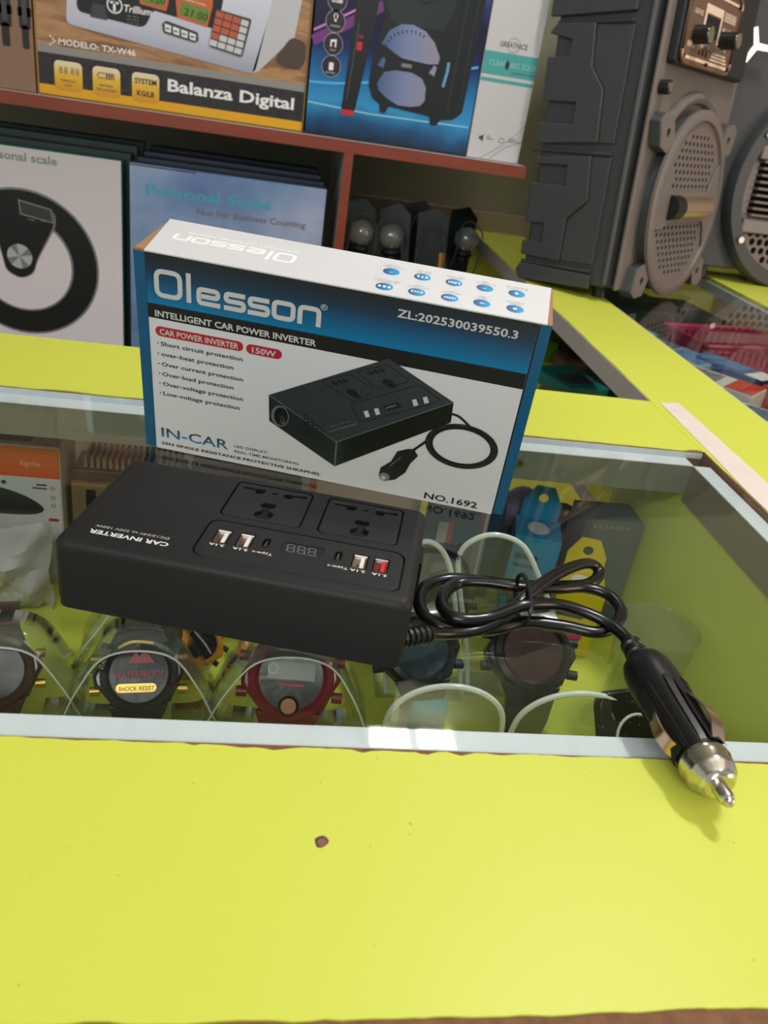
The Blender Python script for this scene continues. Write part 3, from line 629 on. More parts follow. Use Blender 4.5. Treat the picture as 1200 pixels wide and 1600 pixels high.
# --- scale box
def f_scale(S):
    wood = noisemix('printed_wood', [(.25, (62, 42, 30)), (.45, (140, 100, 66)), (.6, (176, 134, 92)), (.8, (98, 68, 46))], 9, .35, 1.5, stretch=(1, 1, 5))
    S.rect(-337, 11, 152, 420, mat('box_gold_edge', (150, 112, 40), .4)); S.up(); S.rect(-334.5, 8.5, 162, 420, wood); S.up()
    S.rect(-334.5, 8.5, 200, 209, mat('print_silver_band', (140, 136, 130), .4, noise=0)); 
    S.rect(-334.5, 8.5, 163.4, 200, noisemix('printed_carbon', [(.4, (26, 24, 26)), (.6, (52, 48, 50))], 420, .35)); S.rect(-334.5, 8.5, 152.4, 163.4, mat('print_yellow_band', (214, 158, 16), .4, noise=0)); S.up()
    ic = grad('gold_icon_print', 'Z', .010, .042, [(0, (200, 140, 24)), (.55, (222, 178, 52)), (1, (226, 214, 180))], .35)
    for x0 in (-315, -267, -217): S.rr(x0, x0+35, 158.5, 193.2, 6, ic)
    S.up(); 
    for k in range(4): S.text('8', -309+k*6.3+(2 if k > 1 else 0), 178.5, 8.5, I_dgrey, wd=4.2, bold=-.01)
    S.text('PANTALLA', -307, 169.5, 2.6, I_dgrey, wd=19); S.text('LCD', -302, 164.5, 2.6, I_dgrey, wd=8)
    S.ribbon([(-259, 180), (-261, 183), (-259, 186), (-240, 186), (-240, 180)], .9, I_dgrey, True); 
    for k in range(3): S.rect(-250+k*3.2, -248+k*3.2, 181, 185.4, I_dgrey)
    S.text('BATERIA', -258, 170.5, 2.4, I_dgrey, wd=17); S.text('RECARGABLE', -262, 165.5, 2.4, I_dgrey, wd=25)
    S.text('SYSTEM', -213.5, 180.5, 6.4, I_black, wd=28, bold=.026); S.text('KG/LB', -210.5, 166, 6.6, I_black, wd=22, bold=.026)
    S.text('Balanza Digital', -171, 177, 14.5, I_white, wd=167, bold=.026)
    S.text('MODELO: TX-W46', -308, 211.3, 7.2, I_white, wd=96, bold=.02)
    for k, (u, v) in enumerate([(-318, 219), (-315, 216.5), (-312.5, 214.6), (-315, 212.5), (-318, 210)]): S.rect(u-1, u+1, v-1, v+1, I_white)
    # printed scale
    sc = grad('printed_scale_body', 'Z', .06, .16, [(0, (150, 152, 172)), (.35, (188, 190, 206)), (1, (206, 208, 220))], .35); sd = mat('printed_scale_side', (186, 186, 190), .4, noise=0)
    S.poly(fillet([(-298, 236), (-66, 212), (-58, 216), (-46, 275), (-36, 330), (-290, 330)], 8, 4, True), sc); S.poly([(-62, 213), (-54, 216), (-10, 262), (0, 330), (-36, 330), (-46, 275)], sd); S.up()
    S.poly(fillet([(-281, 330), (-284, 256), (-280, 251), (-206, 245), (-199, 248), (-190, 266), (-110, 256), (-104, 284), (-98, 330)], 4, 3, True), I_black); S.up()
    S.poly([(-268, 247.5), (-264, 263), (-249, 262), (-247, 246.5)], I_dgrey)
    S.ring(-237.5, 264.5, 9, 8.5, 1.6, I_white, 24); S.rect(-239.5, -236.3, 258, 269, I_white); S.rect(-243, -232.5, 266, 268.4, I_white); S.text('Trillium', -226, 259.5, 8, I_white, wd=34, bold=.02, shear=.15)
    for k in range(3): S.text(['Max: 40 kg', 'Min: 200 g', 'e=d= 5 g'][k], -222, 254.5-k*3.6, 1.9, I_mid, wd=14)
    og = mat('print_orange_frame', (196, 92, 40), .4, noise=0); gn = mat('print_lcd_green', (96, 132, 38), .4, noise=0)
    S.poly([(-209, 282), (-206, 270.5), (-174, 267), (-170, 282), (-168, 300), (-210, 300)], og); S.poly([(-164, 296), (-160, 262), (-122, 257), (-116, 281), (-116, 296)], og); S.up()
    S.poly([(-204, 274), (-176, 271), (-173, 295), (-204, 296)], gn); S.poly([(-157, 266), (-124, 260.5), (-119.5, 276), (-156, 281)], gn); S.up()
    S.text('4.20', -196, 274.5, 8, I_black, wd=21, bold=0, shear=.1); S.text('21.00', -152, 266.5, 8.5, I_black, wd=30, bold=0, shear=.1, rot=-.10); S.text('IMPORTE TOTAL', -156, 283, 2, I_white, wd=32, rot=-.1)
    S.poly(fillet([(-179, 252.5), (-177, 243), (-137, 237.5), (-132.5, 240), (-133.5, 249.5), (-174, 257)], 2, 3, True), I_dgrey); S.up()
    for k in range(4): S.poly([(-175.5+k*10.4, 253.4-k*1.75), (-174.8+k*10.4, 245-k*1.5), (-167.5+k*10.4, 244-k*1.5), (-167.2+k*10.4, 252-k*1.75)], I_white); 
    S.up()
    for k in range(4): S.text(['M1', 'M2', 'M3', 'M4'][k], -173.8+k*10.4, 247-k*1.6, 3, I_dgrey, wd=5)
    S.poly(fillet([(-112, 279), (-119, 236), (-76, 229.5), (-66, 274)], 3, 3, True), I_dgrey); S.up()
    okk = mat('print_orange_key', (190, 84, 52), .4, noise=0)
    for r in range(5):
        for c in range(4):
            u0 = -110.5+c*10.6-r*1.75; v0 = 270-r*8.2-c*1.55+1.2; key = I_grey if (c == 3 or r == 4 or (r == 3 and c > 0)) else okk
            S.poly([(u0, v0+6), (u0-1.3, v0-.6), (u0+8, v0-1.9), (u0+9.3, v0+4.6)], key)
    S.poly(fillet([(-34, 232), (-8, 224), (6, 232), (6, 258), (-14, 262)], 8, 4, True), mat('printed_dark_blur', (74, 56, 44), .4, noise=0))
BZ = carton('scale_carton', 'carton of a digital counter scale with wood-print front and yellow stripe on the upper shelf', -.337, .0105, 1.225, 1.56, .1506, .43, mat('carton_yellow_brown', (170, 126, 44), .5), f_scale)
# --- party speaker box
def f_party(S):
    bg = grad('party_box_print', 'Z', 0, .20, [(0, (24, 36, 52)), (.10, (28, 76, 120)), (.22, (50, 142, 196)), (.42, (22, 92, 150)), (.55, (16, 34, 84)), (.68, (28, 20, 52)), (.8, (26, 22, 52)), (1, (66, 78, 150))], .25, noise=.18, ns=18)
    S.rect(11, 241, 153, 520, bg); S.rect(11, 13.5, 153, 520, I_black); S.up()
    S.ribbon([(14, 262), (80, 300), (150, 345)], 12, mat('print_violet_beam', (112, 50, 122), .3, noise=0)); S.ribbon([(14, 274), (60, 300), (110, 330)], 2.5, mat('print_pink_beam', (196, 130, 196), .3, noise=0))
    S.ribbon(crom([Vector((14, 214)), Vector((60, 218)), Vector((130, 232)), Vector((238, 262))], 6), 3.0, mat('print_cyan_beam', (80, 172, 220), .3, noise=0)); S.ribbon([(14, 190), (100, 186), (238, 188)], 2.0, mat('print_pale_cyan', (130, 196, 216), .3, noise=0)); S.up()
    mc = mat('printed_mic', (22, 22, 24), .35, noise=0)
    S.poly(fillet([(60, 187), (60.8, 181.5), (77, 182), (79, 190), (92, 290), (95, 318), (86, 345), (74, 345), (66, 318), (65, 285)], 3, 3, True), mc); S.up()
    S.rect(60.5, 77.5, 180.5, 187, mat('print_bright_red', (196, 30, 48), .4, noise=0)); S.rr(72, 79, 259, 269, 2, mat('print_bright_red', (196, 30, 48))); S.text('18:8', 73, 273, 4, mat('print_bright_red', (196, 30, 48)), wd=6)
    S.ribbon([(66, 200), (72, 290)], 2.0, I_dgrey)
    for k, v in enumerate((311, 287.4, 261.3, 235.6)):
        S.poly(circ(41, v, 12.2, 12.4, 26), mat('print_icon_disc', (40, 26, 44), .35, noise=0)); S.ring(41, v, 12.2, 12.4, .9, I_grey, 26)
    S.up(); S.text('USB', 34, 308, 6, I_white, wd=14, bold=.026); S.rect(39.6, 42.4, 287, 295, I_white); S.ell(41, 293, 3, 3.2, I_white, 12); S.text('KARAOKE', 34.5, 281, 2, I_grey, wd=13)
    S.poly([(37, 258), (37, 266), (45, 267.5), (45, 258), (43, 258), (43, 264.5), (39, 263.5), (39, 258)], I_white); S.text('AUX', 37, 253.5, 2, I_grey, wd=8); S.rr(38, 44, 231, 240, 1, I_white); S.text('BATTERY', 34.5, 227, 1.9, I_grey, wd=13)
    # printed loudspeaker
    k0 = mat('printed_speaker_black', (20, 24, 26), .35, noise=0); k1 = mat('printed_speaker_dark', (34, 42, 42), .35, noise=0)
    S.poly(fillet([(93, 222), (101, 205), (112, 200), (112, 190), (121, 190), (123, 199), (183, 194), (183, 184), (194, 184), (196, 192), (214, 194), (226, 204), (231, 300), (236, 400), (96, 400), (96, 330), (105, 300), (96, 262)], 4, 3, True), k0); S.up()
    S.poly(fillet([(100, 330), (115, 296), (184, 296), (196, 330), (200, 380), (100, 380)], 6, 3, True), k1); S.ribbon([(205, 206), (212, 390)], 3, k1); S.ribbon([(220, 210), (226, 390)], 2, k1)
    lb = grad('printed_cone_light', 'X', -.03, .06, [(0, (44, 82, 128)), (.5, (120, 132, 168)), (1, (146, 138, 156))], .3)
    S.up(); S.poly([(104, 271), (112, 287), (127, 296.5), (143, 298), (160, 293), (174, 282), (184, 266), (183, 258), (170, 256), (150, 257), (134, 258), (122, 263), (112, 268)], lb); S.poly([(104, 224), (112, 239), (128, 243), (150, 243), (164, 238), (171, 228), (172, 212), (166, 205), (152, 202), (136, 202), (120, 208), (108, 216)], lb)
    for a in range(12): t = pi*(.35+.055*a); S.ribbon([(143+36*cos(t), 262+30*sin(t)), (143+33*cos(t), 262+26*sin(t))], 1.2, k0)
    for cx in (106, 176): S.poly([(cx-4, 246), (cx+2, 256), (cx+6, 254), (cx+4, 243)], lb)
    S.ribbon([(194, 232), (197, 252), (197, 262)], 4, mat('print_cyan_lens', (96, 150, 186), .3, noise=0)); S.up(); S.text('W-KING', 135, 249.5, 4, I_grey, wd=14) if False else S.rr(134, 148, 248, 252.5, 1, I_mid)
    S.poly([(148, 345), (150, 334), (154, 328), (158, 336), (160, 350)], mat('print_teal_drop', (60, 170, 168), .3, noise=0)); S.ring(154, 344, 16, 20, 2, k0, 26)
carton('speaker_carton', 'blue and purple carton showing a party speaker and microphone on the upper shelf', .0115, .2410, 1.222, 1.50, .1506, .52, mat('carton_navy', (26, 34, 60), .3), f_party)
def f_white(S):
    S.rect(243.4, 345, 151.5, 520, mat('box_front_offwhite', (196, 192, 194), .4, noise=0)); S.up(); tl = mat('print_teal_band', (72, 156, 156), .4, noise=0)
    S.rect(243.6, 344.8, 256.5, 284, tl); S.rect(243.6, 344.8, 248, 252.3, tl); S.up()
    S.text('GREATNICE', 262, 291, 6.5, I_dgrey, wd=38, bold=0); S.ring(281, 294, 8.5, 8.5, .5, I_mid, 24)
    S.text('CLEAR&BIG SOUND', 252, 267.5, 7, mat('print_pale_teal', (150, 204, 200), .4, noise=0), wd=74, bold=-.004); S.ell(277, 270, 3, 5.5, I_dgrey, 14); S.text('BLUETOOTH SPEAKER', 285, 261, 2, I_dgrey, wd=40)
    S.poly([(256, 176), (259, 176), (262, 173), (262, 183), (259, 180), (256, 180)], I_dgrey); S.text('HIFI\nSOUND', 267, 180, 2.2, I_mid, wd=9); S.ring(288.6, 178, 4, 3, .8, I_mid, 14); S.text('WIRELESS\nMICROPHONE', 298, 180, 2.2, I_mid, wd=18)
    S.ribbon(crom([Vector((262, 152)), Vector((285, 168)), Vector((310, 190)), Vector((330, 220))], 6), .5, I_mid); S.ribbon(crom([Vector((275, 152)), Vector((300, 172)), Vector((340, 184))], 6), .5, I_mid)
carton('white_carton', 'plain white carton with a teal band on the shelf beside the big speaker', .2425, .3180, 1.222, 1.47, .1506, .55, mat('carton_offwhite', (176, 170, 172), .45), None)
carton_w = COL.objects['white_carton']; 
S = Sheet(lambda u, v, n: (u/1000-.28025, -n, v/1000-.1506), .0002); 
f_white(S)
# trim the print to the carton width
S.v = [(min(x, .0377), y, z) for x, y, z in S.v]; S.build('printed_front', carton_w, smooth='flat')
def f_brown(S):
    for k, (u, a) in enumerate([(-405, 9), (-372, 8), (-348, 7), (-440, 9)]):
        S.rr(u-a, u+a, 222, 300, 3, mat('printed_gear_black', (30, 24, 20), .5, noise=0)); S.rr(u-a*.6, u+a*.6, 200, 226, 3, mat('printed_gear_black', (30, 24, 20))); S.rr(u-a*1.2, u+a*1.2, 236, 246, 2, mat('printed_gear_black', (30, 24, 20)))
    S.up()
    for u in (-405, -372, -348): S.rect(u-3, u+3, 228, 290, I_dgrey)
carton('brown_carton', 'brown cardboard carton at the left end of the shelf with black hardware drawn on it', -.62, -.3395, 1.224, 1.5, .1506, .42, mat('brown_box_board', (134, 104, 84), .7), f_brown)
# --- personal scale boxes on lower shelf
def f_ps(S):
    S.rect(-498, -230.5, -215, 83, grad('grey_white_print', 'Z', 0, .3, [(0, (226, 220, 224)), (.5, (220, 212, 216)), (1, (192, 186, 188))], .3)); S.up()
    S.text('Personal scale', -413, 66.5, 11, mat('print_sage_text', (118, 134, 118), .4, noise=0), wd=99, bold=.02)
    cx, cy = -365, -70; rim = mat('print_rim_grey', (120, 120, 122), .3, noise=0)
    S.ell(cx, cy, 102, 102, rim, 56); S.up(); S.ell(cx, cy, 99, 99, I_black, 56); S.up(); S.ell(cx-1, cy, 68, 68, rim, 48); S.up(); S.ell(cx-1, cy-.5, 65, 65, grad('grey_white_print', 'Z', 0, .3, [(0, (226, 220, 224)), (1, (192, 186, 188))]), 48); S.up()
    neck = fillet([(-384-24, 6), (-394, -60), (-390, -82), (-371, -91), (-354, -82), (-348, -62), (-322, -12), (-322, 8)], 8, 4, True)
    S.poly([(x+(x+371)*.05, y-1.5) for x, y in neck], rim); S.up(); S.poly(neck, I_black); S.up()
    S.ell(-371, -60.5, 17, 17, mat('print_knob_light', (176, 176, 176), .3, noise=0), 32); S.up()
    for a in range(0, 8, 2): S.poly([(-371, -60.5)]+[(-371+17*cos(t), -60.5+17*sin(t)) for t in [a*pi/4+.2+j*.2 for j in range(4)]], I_mid)
    S.poly([(-366.5, -3), (-368, 17), (-324, 9), (-322, -10)], I_mid); S.up(); S.poly([(-364.5, -1), (-366, 14.5), (-326, 7.5), (-324, -8)], mat('print_lcd_dark', (60, 62, 64), .3, noise=0)); S.text('kg   lb', -356, -9, 2.5, I_mid, wd=24)
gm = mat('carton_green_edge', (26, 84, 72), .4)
carton('bathroom_scale_carton', 'white carton with a round black bathroom scale printed on it, foremost of the left pile', -.499, -.2295, 1.212, 1.236, -.2205, .084, gm, f_ps)
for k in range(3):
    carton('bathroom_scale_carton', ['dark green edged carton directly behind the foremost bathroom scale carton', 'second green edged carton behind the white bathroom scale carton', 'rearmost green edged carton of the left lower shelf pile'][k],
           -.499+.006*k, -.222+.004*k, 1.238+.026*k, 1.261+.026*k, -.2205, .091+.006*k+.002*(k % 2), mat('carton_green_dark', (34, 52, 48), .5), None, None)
def f_blue(S):
    bb = noisemix('blue_sky_print', [(.3, (82, 106, 158)), (.45, (118, 144, 180)), (.6, (162, 170, 196)), (.75, (96, 126, 168))], 5, .4)
    S.rect(-219, 51, -215, 83, bb); S.up()
    tc_ = mat('print_turquoise_text', (70, 156, 176), .4, noise=0)
    S.text('Personal Scale', -198, 45, 14.5, tc_, wd=172, bold=.026); S.text('Not For Business Counting', -127, 27, 8.5, mat('print_taupe_text', (118, 108, 112), .4, noise=0), wd=153, bold=.02)
    S.rect(-219, -130, 80.5, 82, I_black)
carton('personal_scale_carton', 'light blue carton with turquoise lettering leaning on the lower shelf, in front', -.2190, .0510, 1.213, 1.243, -.2205, .0835, mat('carton_slate_blue', (52, 70, 92), .5), f_blue)
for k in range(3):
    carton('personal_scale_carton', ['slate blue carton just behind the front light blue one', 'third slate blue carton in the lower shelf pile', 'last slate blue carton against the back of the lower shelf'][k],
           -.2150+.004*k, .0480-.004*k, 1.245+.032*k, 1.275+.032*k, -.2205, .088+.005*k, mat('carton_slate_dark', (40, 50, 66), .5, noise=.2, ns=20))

# --- headlight bulb blister packs in the right lower compartment
M_blist = clear('clear_blister', (236, 240, 238), rough=.06, boost=1.3, haze=.05)
M_frost = clear('bulb_glass', (226, 230, 228), rough=.10, boost=2.6, haze=.22, hazecol=(200, 198, 190))
def bulb_pack(loc, rot, label, scale=1.0, show=True, orange=False):
    t = thing('bulb_blister_pack', label, 'bulb pack', loc, rot, 'bulb blister packs under the shelf')
    t.scale = (scale,)*3
    g = G(); g.prism([(-.025, 0), (.025, 0), (.025, .112), (.006, .128), (-.025, .118)], 0, .001, mat('card_dark_green', (18, 30, 26), .35), lambda u, v, n: (u, n+.022, v)); c = g.build('backing_card', t)
    S = Sheet(lambda u, v, n: (u/1000, .0218-n, v/1000), .0002); S.ribbon([(-23, 4), (-14, 22), (-23, 40)], 5, mat('print_leaf_green', (34, 110, 66), .4, noise=0)); S.rect(-23, 23, 3, 12, mat('print_leaf_green', (34, 110, 66)))
    if orange: S.rect(14, 23, 20, 60, mat('print_amber', (214, 140, 30), .4, noise=0))
    S.build('printed_card', c, smooth='flat')
    if show:
        g = G(); g.ball((0, -.004, .077), .0205, M_frost, 22); b = g.build('glass_bulb', t, smooth=True)
        g = G(); g.lathe([(.012, 0), (.013, .004), (.011, .008), (.016, .012), (.016, .016), (.010, .020)], mat('bulb_base_dark', (40, 40, 40), .4, metal=.5), 20, Matrix.Translation((0, -.002, .040))); g.cyl((0, 0, .056), (0, 0, .064), .003, M_steel, 8); g.build('bulb_base', t, smooth=True)
    g = G(); g.tube([(-.023, .020, .02), (-.023, .0, .02), (-.022, -.018, .04), (-.021, -.024, .08), (-.016, -.014, .098), (0, -.006, .106), (.016, -.014, .098), (.021, -.024, .08), (.022, -.018, .04), (.023, 0, .02), (.023, .020, .02)], .0012, mat('blister_rim', (70, 76, 74), .2), 6, 3); g.build('blister_rim', t, smooth=True)
    return t
for k, (x, y, z, rx, rz, lb, sh_, orng) in enumerate([
    (.112, 1.30, -.0610, -.12, .1, 'blister pack with a clear round bulb, nearest to the red-brown divider', True, False),
    (.170, 1.30, -.0610, -.14, -.3, 'blister pack with a tilted clear bulb, second from the divider', True, False),
    (.215, 1.37, -.0610, -.1, .1, 'dark blister pack with an upright card, third from the divider', False, False),
    (.232, 1.30, -.0610, -.1, -.2, 'dark blister pack with an amber stripe on its card', False, True),
    (.292, 1.37, -.0610, -.1, .2, 'blister pack with a frosted bulb, farthest from the divider beside the side counter', True, False)]):
    bulb_pack((x, y, z), (rx, rz*.4, rz), lb, 1.0, sh_, orng)
g = G(); g.box(.09, .322, 1.262, 1.50, -.1348, -.0625, mat('bulb_tray_card', (24, 28, 26), .5)); g.box(.09, .322, 1.255, 1.262, -.1348, -.045, mat('bulb_tray_card', (24, 28, 26))); o = g.build('display_tray'); tag(o, 'low dark tray holding the bulb packs in the right lower compartment', 'tray')

# ================================================================ LOUDSPEAKERS
M_spk = mat('speaker_charcoal_plastic', (62, 64, 66), .5, noise=.1, ns=400, bump=.3)
M_baf = mat('speaker_taupe_baffle', (108, 98, 93), .48, noise=.06, ns=200)
M_hole = mat('grille_hole_black', (8, 8, 9), .8)
SPY = .7728; SPL = -.0859; k_ = .9435
Mspk = Matrix.Translation((.4353, 1.088, .0135)) @ Matrix.Rotation(SPY, 4, 'Z') @ Matrix.Rotation(SPL, 4, 'X') @ Matrix.Scale(k_, 4)
spk = thing('party_speaker', 'large charcoal party speaker with a perforated round grille, standing sideways on the side counter', 'loudspeaker', M=Mspk)
BW, BD, BH = .345, .137, .58
g = G(); g.prism([(.006, BD), (.006, 0), (.034, -.012), (BW-.034, -.012), (BW-.006, 0), (BW-.006, BD)], 0.006, BH, M_spk); g.build('cabinet', spk, bevel=.006, seg=2)
def sideplate(P, t0, t1, m, name, bev=.0018):
    g = G(); g.prism([(a/1000, b/1000) for a, b in P], 0, 1, m, lambda u, v, n: (t0+(t1-t0)*n, u, v)); return g.build(name, spk, bevel=bev)
RB = 142
for P in ([(20, 357), (134, 352), (146, 352), (146, 600), (20, 600)],
          [(75, 344), (134, 344), (144, 332), (107, 324), (109, 303), (RB, 303), (141, 248), (87, 247), (87, 220), (141, 220), (141, 192), (44, 198), (49, 265), (71, 292)],
          [(50, 181), (141, 174), (141, 165), (85, 166), (84, 139), (141, 139), (141, 83), (109, 84), (109, 57), (141, 57), (141, 36), (75, 34), (74, 43), (73, 94), (44, 122)],
          [(20, 2), (140, 0), (147, 12), (140, 24), (20, 21)]): sideplate(P, .006, -.002, M_spk, 'ribbed_panel')
for P in ([(20, 341), (75, 343), (71, 292), (49, 265), (44, 198), (20, 198)], [(20, 181), (50, 180), (44, 122), (73, 94), (74, 35), (20, 36)]): sideplate(P, .006, .0015, M_spk, 'flat_panel')
for (a, b, c, d) in ((22, 134, 343, 354), (22, 148, 182, 192), (22, 140, 24, 33)):
    g = G(); g.tube([(.004, a/1000, (c+d)/2000-.002), (.0035, b/1000, (c+d)/2000-.003)], .0028, M_spk, 8); g.build('groove_rib', spk, smooth=True)
g = G(); g.tube([(.0045, -.001, .012), (.0045, -.001, BH-.01)], .0042, M_spk, 8); g.tube([(.010, .009, .012), (.010, .009, BH-.01)], .004, M_spk, 8); g.build('seam_bead', spk, smooth=True)
# front baffle skin
bo = [(.012, .004), (BW-.02, .004), (BW-.02, BH-.01), (.012, BH-.01)]
g = G(); g.prism(bo, -.0125, -.019, M_baf, lambda u, v, n: (u, n, v)); g.build('front_baffle', spk, bevel=.003)
RX = lambda: Matrix(((1, 0, 0, 0), (0, 0, -1, 0), (0, 1, 0, 0), (0, 0, 0, 1)))   # (u,v,n) -> (u,-n,v)
cx, cz, R0 = .169, .121, .1335
Mw = Matrix.Translation((cx, 0, cz)) @ RX()
g = G(); g.lathe([(.127, .010), (.127, .034)], mat('woofer_housing_grey', (62, 66, 68), .5), 64, Mw, caps=False); g.build('woofer_housing', spk, smooth=True)
g = G(); g.lathe([(.117, .0360), (.119, .041), (R0-.003, .041), (R0, .039), (R0, .034), (.117, .034)], M_baf, 72, Mw, closed=True); g.build('woofer_ring', spk, smooth=True)
holes = []
for r in range(-12, 13):
    z = r*.0096
    if -.024 < z < .024: continue
    for c in range(-8, 9):
        x = c*.0152+(.0076 if r % 2 else 0)
        lim = .103
        if hypot(x, z) > lim or (0 < z < .05 and x < -.075): continue
        if x > .074 and abs(z) < .062: continue
        holes.append([(x+.0034*cos(a)*1.25, z+.0034*sin(a)) for a in [q*pi/4 for q in range(8)]])
plate('perforated_grille', circ(0, 0, .1175, n=56), holes, .0355, .0368, M_baf, spk, M=Mw)
g = G(); g.lathe([(.0001, .0352), (.115, .0352)], M_hole, 48, Mw); g.build('grille_backing', spk)
g = G(); g.prism([(-.118, .030), (-.088, .030), (-.066, .022), (.070, .022), (.085, .05), (.098, .062), (.105, .05), (.118, .012), (.118, -.012), (.105, -.05), (.098, -.062), (.082, -.03), (.070, -.022), (-.066, -.022), (-.088, -.030), (-.118, -.030)], .037, .0405, M_baf); g.build('centre_band', spk, M=Mw, bevel=.001)
g = G(); g.cyl((-.046, 0, .040), (.068, 0, .040), .0165, mat('brushed_tube', (232, 204, 186), .32, metal=1), 28); g.cyl((-.078, 0, .039), (-.046, 0, .040), .0175, M_blk, 28, .0172); o = g.build('chrome_tube', spk, M=Mw, smooth=True); o['label'] = 'shiny metal tube across the grille'
for (x, z) in ((.040, .222), (.052, .014), (.296, .222), (.29, .014)):
    s_ = 1 if x < cx else -1; t_ = 1 if z > cz else -1
    P = [(x-.024*s_, z+.010*t_), (x-.010*s_, z+.020*t_), (x+.016*s_, z+.018*t_), (x+.032*s_, z-.010*t_), (x+.012*s_, z-.030*t_), (x-.014*s_, z-.022*t_)]
    hole = circ(x+.006*s_, z-.004*t_, .006, n=12)
    zf = min(0, 0)
    g = G(); g.prism(P, -.014, -.034, mat('woofer_housing_grey', (62, 66, 68)), lambda u, v, n: (u, n, v)); lug = g.build('mounting_lug', spk, bevel=.002)
    q = plate('lug_face', P, [hole], .034, .0365, M_baf, lug, M=RX()); g = G(); g.lathe([(.0001, .0345), (.007, .0345)], M_hole, 12, Matrix.Translation((x+.006*s_, 0, z-.004*t_)) @ RX()); g.build('lug_hole', lug)
# panel above woofer: recessed neck, housing and amplifier plate
g = G(); g.prism([(.030, .30), (.30, .30), (.30, .42), (.030, .42)], -.016, -.034, mat('amp_housing_dark', (28, 30, 32), .5), lambda u, v, n: (u, n, v)); g.build('amplifier_housing', spk, bevel=.006)
amp = plate('amplifier_plate', [(a/1000, b/1000) for a, b in rrect(31, 215, 303, 398, 14, 5)], [], .0345, .037, mat('amp_plate_bronze', (120, 92, 78), .35, metal=.35), spk, M=RX(), bevel=.0005)
g = G(); g.tube([(a/1000, -.038, b/1000) for a, b in rrect(31, 215, 303, 398, 14, 5)], .0022, mat('bronze_rim', (150, 118, 98), .3, metal=.6), 6, closed=True); g.build('plate_rim', spk, smooth=True)
S = Sheet(lambda u, v, n: (u/1000, v/1000, .0371+n), .0003); I_cr = mat('print_cream', (226, 200, 176), .4, noise=0)
S.rect(36, 209, 308, 312, I_cr); S.rect(36, 209, 387, 390, I_cr); S.poly([(86, 376), (86, 337), (93, 337), (93, 366), (146, 366), (146, 334), (152, 334), (152, 376)], I_cr); S.up()
S.rect(95, 143, 340, 364, M_dark); S.text('GREATNICE', 48, 360, 6, I_cr, wd=30); S.text('88888888', 156, 364, 12, I_cr, wd=46); S.text('MIC USB', 158, 352, 5, I_cr, wd=34)
S.text('INPUT', 44, 322, 7, I_cr, wd=28, bold=.026); S.text('MODE  REC', 90, 325, 4, I_cr, wd=26)
for k in range(3): S.rect(132-k*-4, 200-k*4, 314+k*4, 316.5+k*4, I_cr)
for k in range(4): S.rect(146+k*12, 149+k*12, 328, 336, I_cr)
for k in range(3): S.rr(88+k*13, 94+k*13, 316, 322, 1, M_dark)
S.build('plate_lettering', amp, smooth='flat')
for x, z, L_ in ((.066, .337, .020), (.162, .341, .024)):
    g = G(); g.cyl((x, -.037, z), (x, -.037-L_, z), .0115, M_blk, 24); g.cyl((x, -.037-L_, z), (x, -.039-L_, z), .0095, M_chrome, 24); g.build('volume_knob', spk, smooth=True)
for x in (.105, .118, .131, .145):
    g = G(); g.cyl((x, -.037, .327), (x, -.044, .327), .004, M_steel, 12); g.build('push_button', spk, smooth=True)
for x, z in ((.038, .388), (.122, .392), (.207, .388), (.038, .310), (.122, .307), (.207, .310)):
    g = G(); g.cyl((x, -.0365, z), (x, -.040, z), .0028, M_dark, 10); g.build('plate_screw', spk)
g = G(); g.cyl((.030, -.018, .272), (.030, -.032, .272), .009, M_blk, 16); g.cyl((.030, -.032, .272), (.030, -.0335, .272), .006, M_steel, 16); g.build('side_plug', spk, smooth=True)
g = G(); pts = [(cx+.148*cos(a), -.020, cz+.148*sin(a)) for a in [pi*(.18+.64*q/20) for q in range(21)]]; g.tube(pts, .009, M_baf, 8); g.build('arched_rib', spk, smooth=True)
for x, y in ((.04, .02), (BW-.05, .02), (.04, BD-.03), (BW-.05, BD-.03)):
    g = G(); zz = -.0135/k_-(y*SPL); g.cyl((x, y, .008), (x, y, -.0135/k_+y*.0859+.0008), .010, M_blk, 14); g.build('rubber_foot', spk, smooth=True)

# second speaker, facing the camera more
M2 = Matrix.Translation((.712, 1.395, .020)) @ Matrix.Rotation(.20, 4, 'Z') @ Matrix.Rotation(SPL, 4, 'X')
sp2 = thing('party_speaker', 'second charcoal speaker with honeycomb grille and silver three-armed emblem, at the right edge', 'loudspeaker', M=M2)
g = G(); g.prism([(-.04, .07), (-.04, .0), (-.02, -.012), (.33, -.012), (.36, 0), (.36, .07)], 0, .50, M_spk); g.build('cabinet', sp2, bevel=.006)
c2x, c2z = .175, .135
Mw = Matrix.Translation((c2x, 0, c2z)) @ RX()
g = G(); g.lathe([(.160, .012), (.160, .030), (.157, .036), (.138, .038), (.134, .030), (.134, .022)], M_spk, 64, Mw, caps=False); g.build('woofer_ring', sp2, smooth=True)
g = G(); g.lathe([(.0001, .014), (.135, .014)], M_hole, 48, Mw); g.build('grille_backing', sp2)
hx = []
for r in range(-12, 13):
    for c in range(-12, 13):
        x = c*.0165+(.00825 if r % 2 else 0); z = r*.0142
        if hypot(x, z) > .126 or abs(z) < .054: continue
        hx.append([(x+.0066*cos(a), z+.0066*sin(a)) for a in [pi/6+q*pi/3 for q in range(6)]])
plate('honeycomb_grille', circ(0, 0, .1345, n=56), hx+[rrect(-.112, .112, -.046, .046, .01)], .022, .025, M_baf, sp2, M=Mw)
for k in range(9):
    z = -.042+k*.0105; g = G(); g.box(-.110, -.050, z-.0018, z+.0018, .018, .036, M_baf); g.build('louvre', sp2, M=Mw)
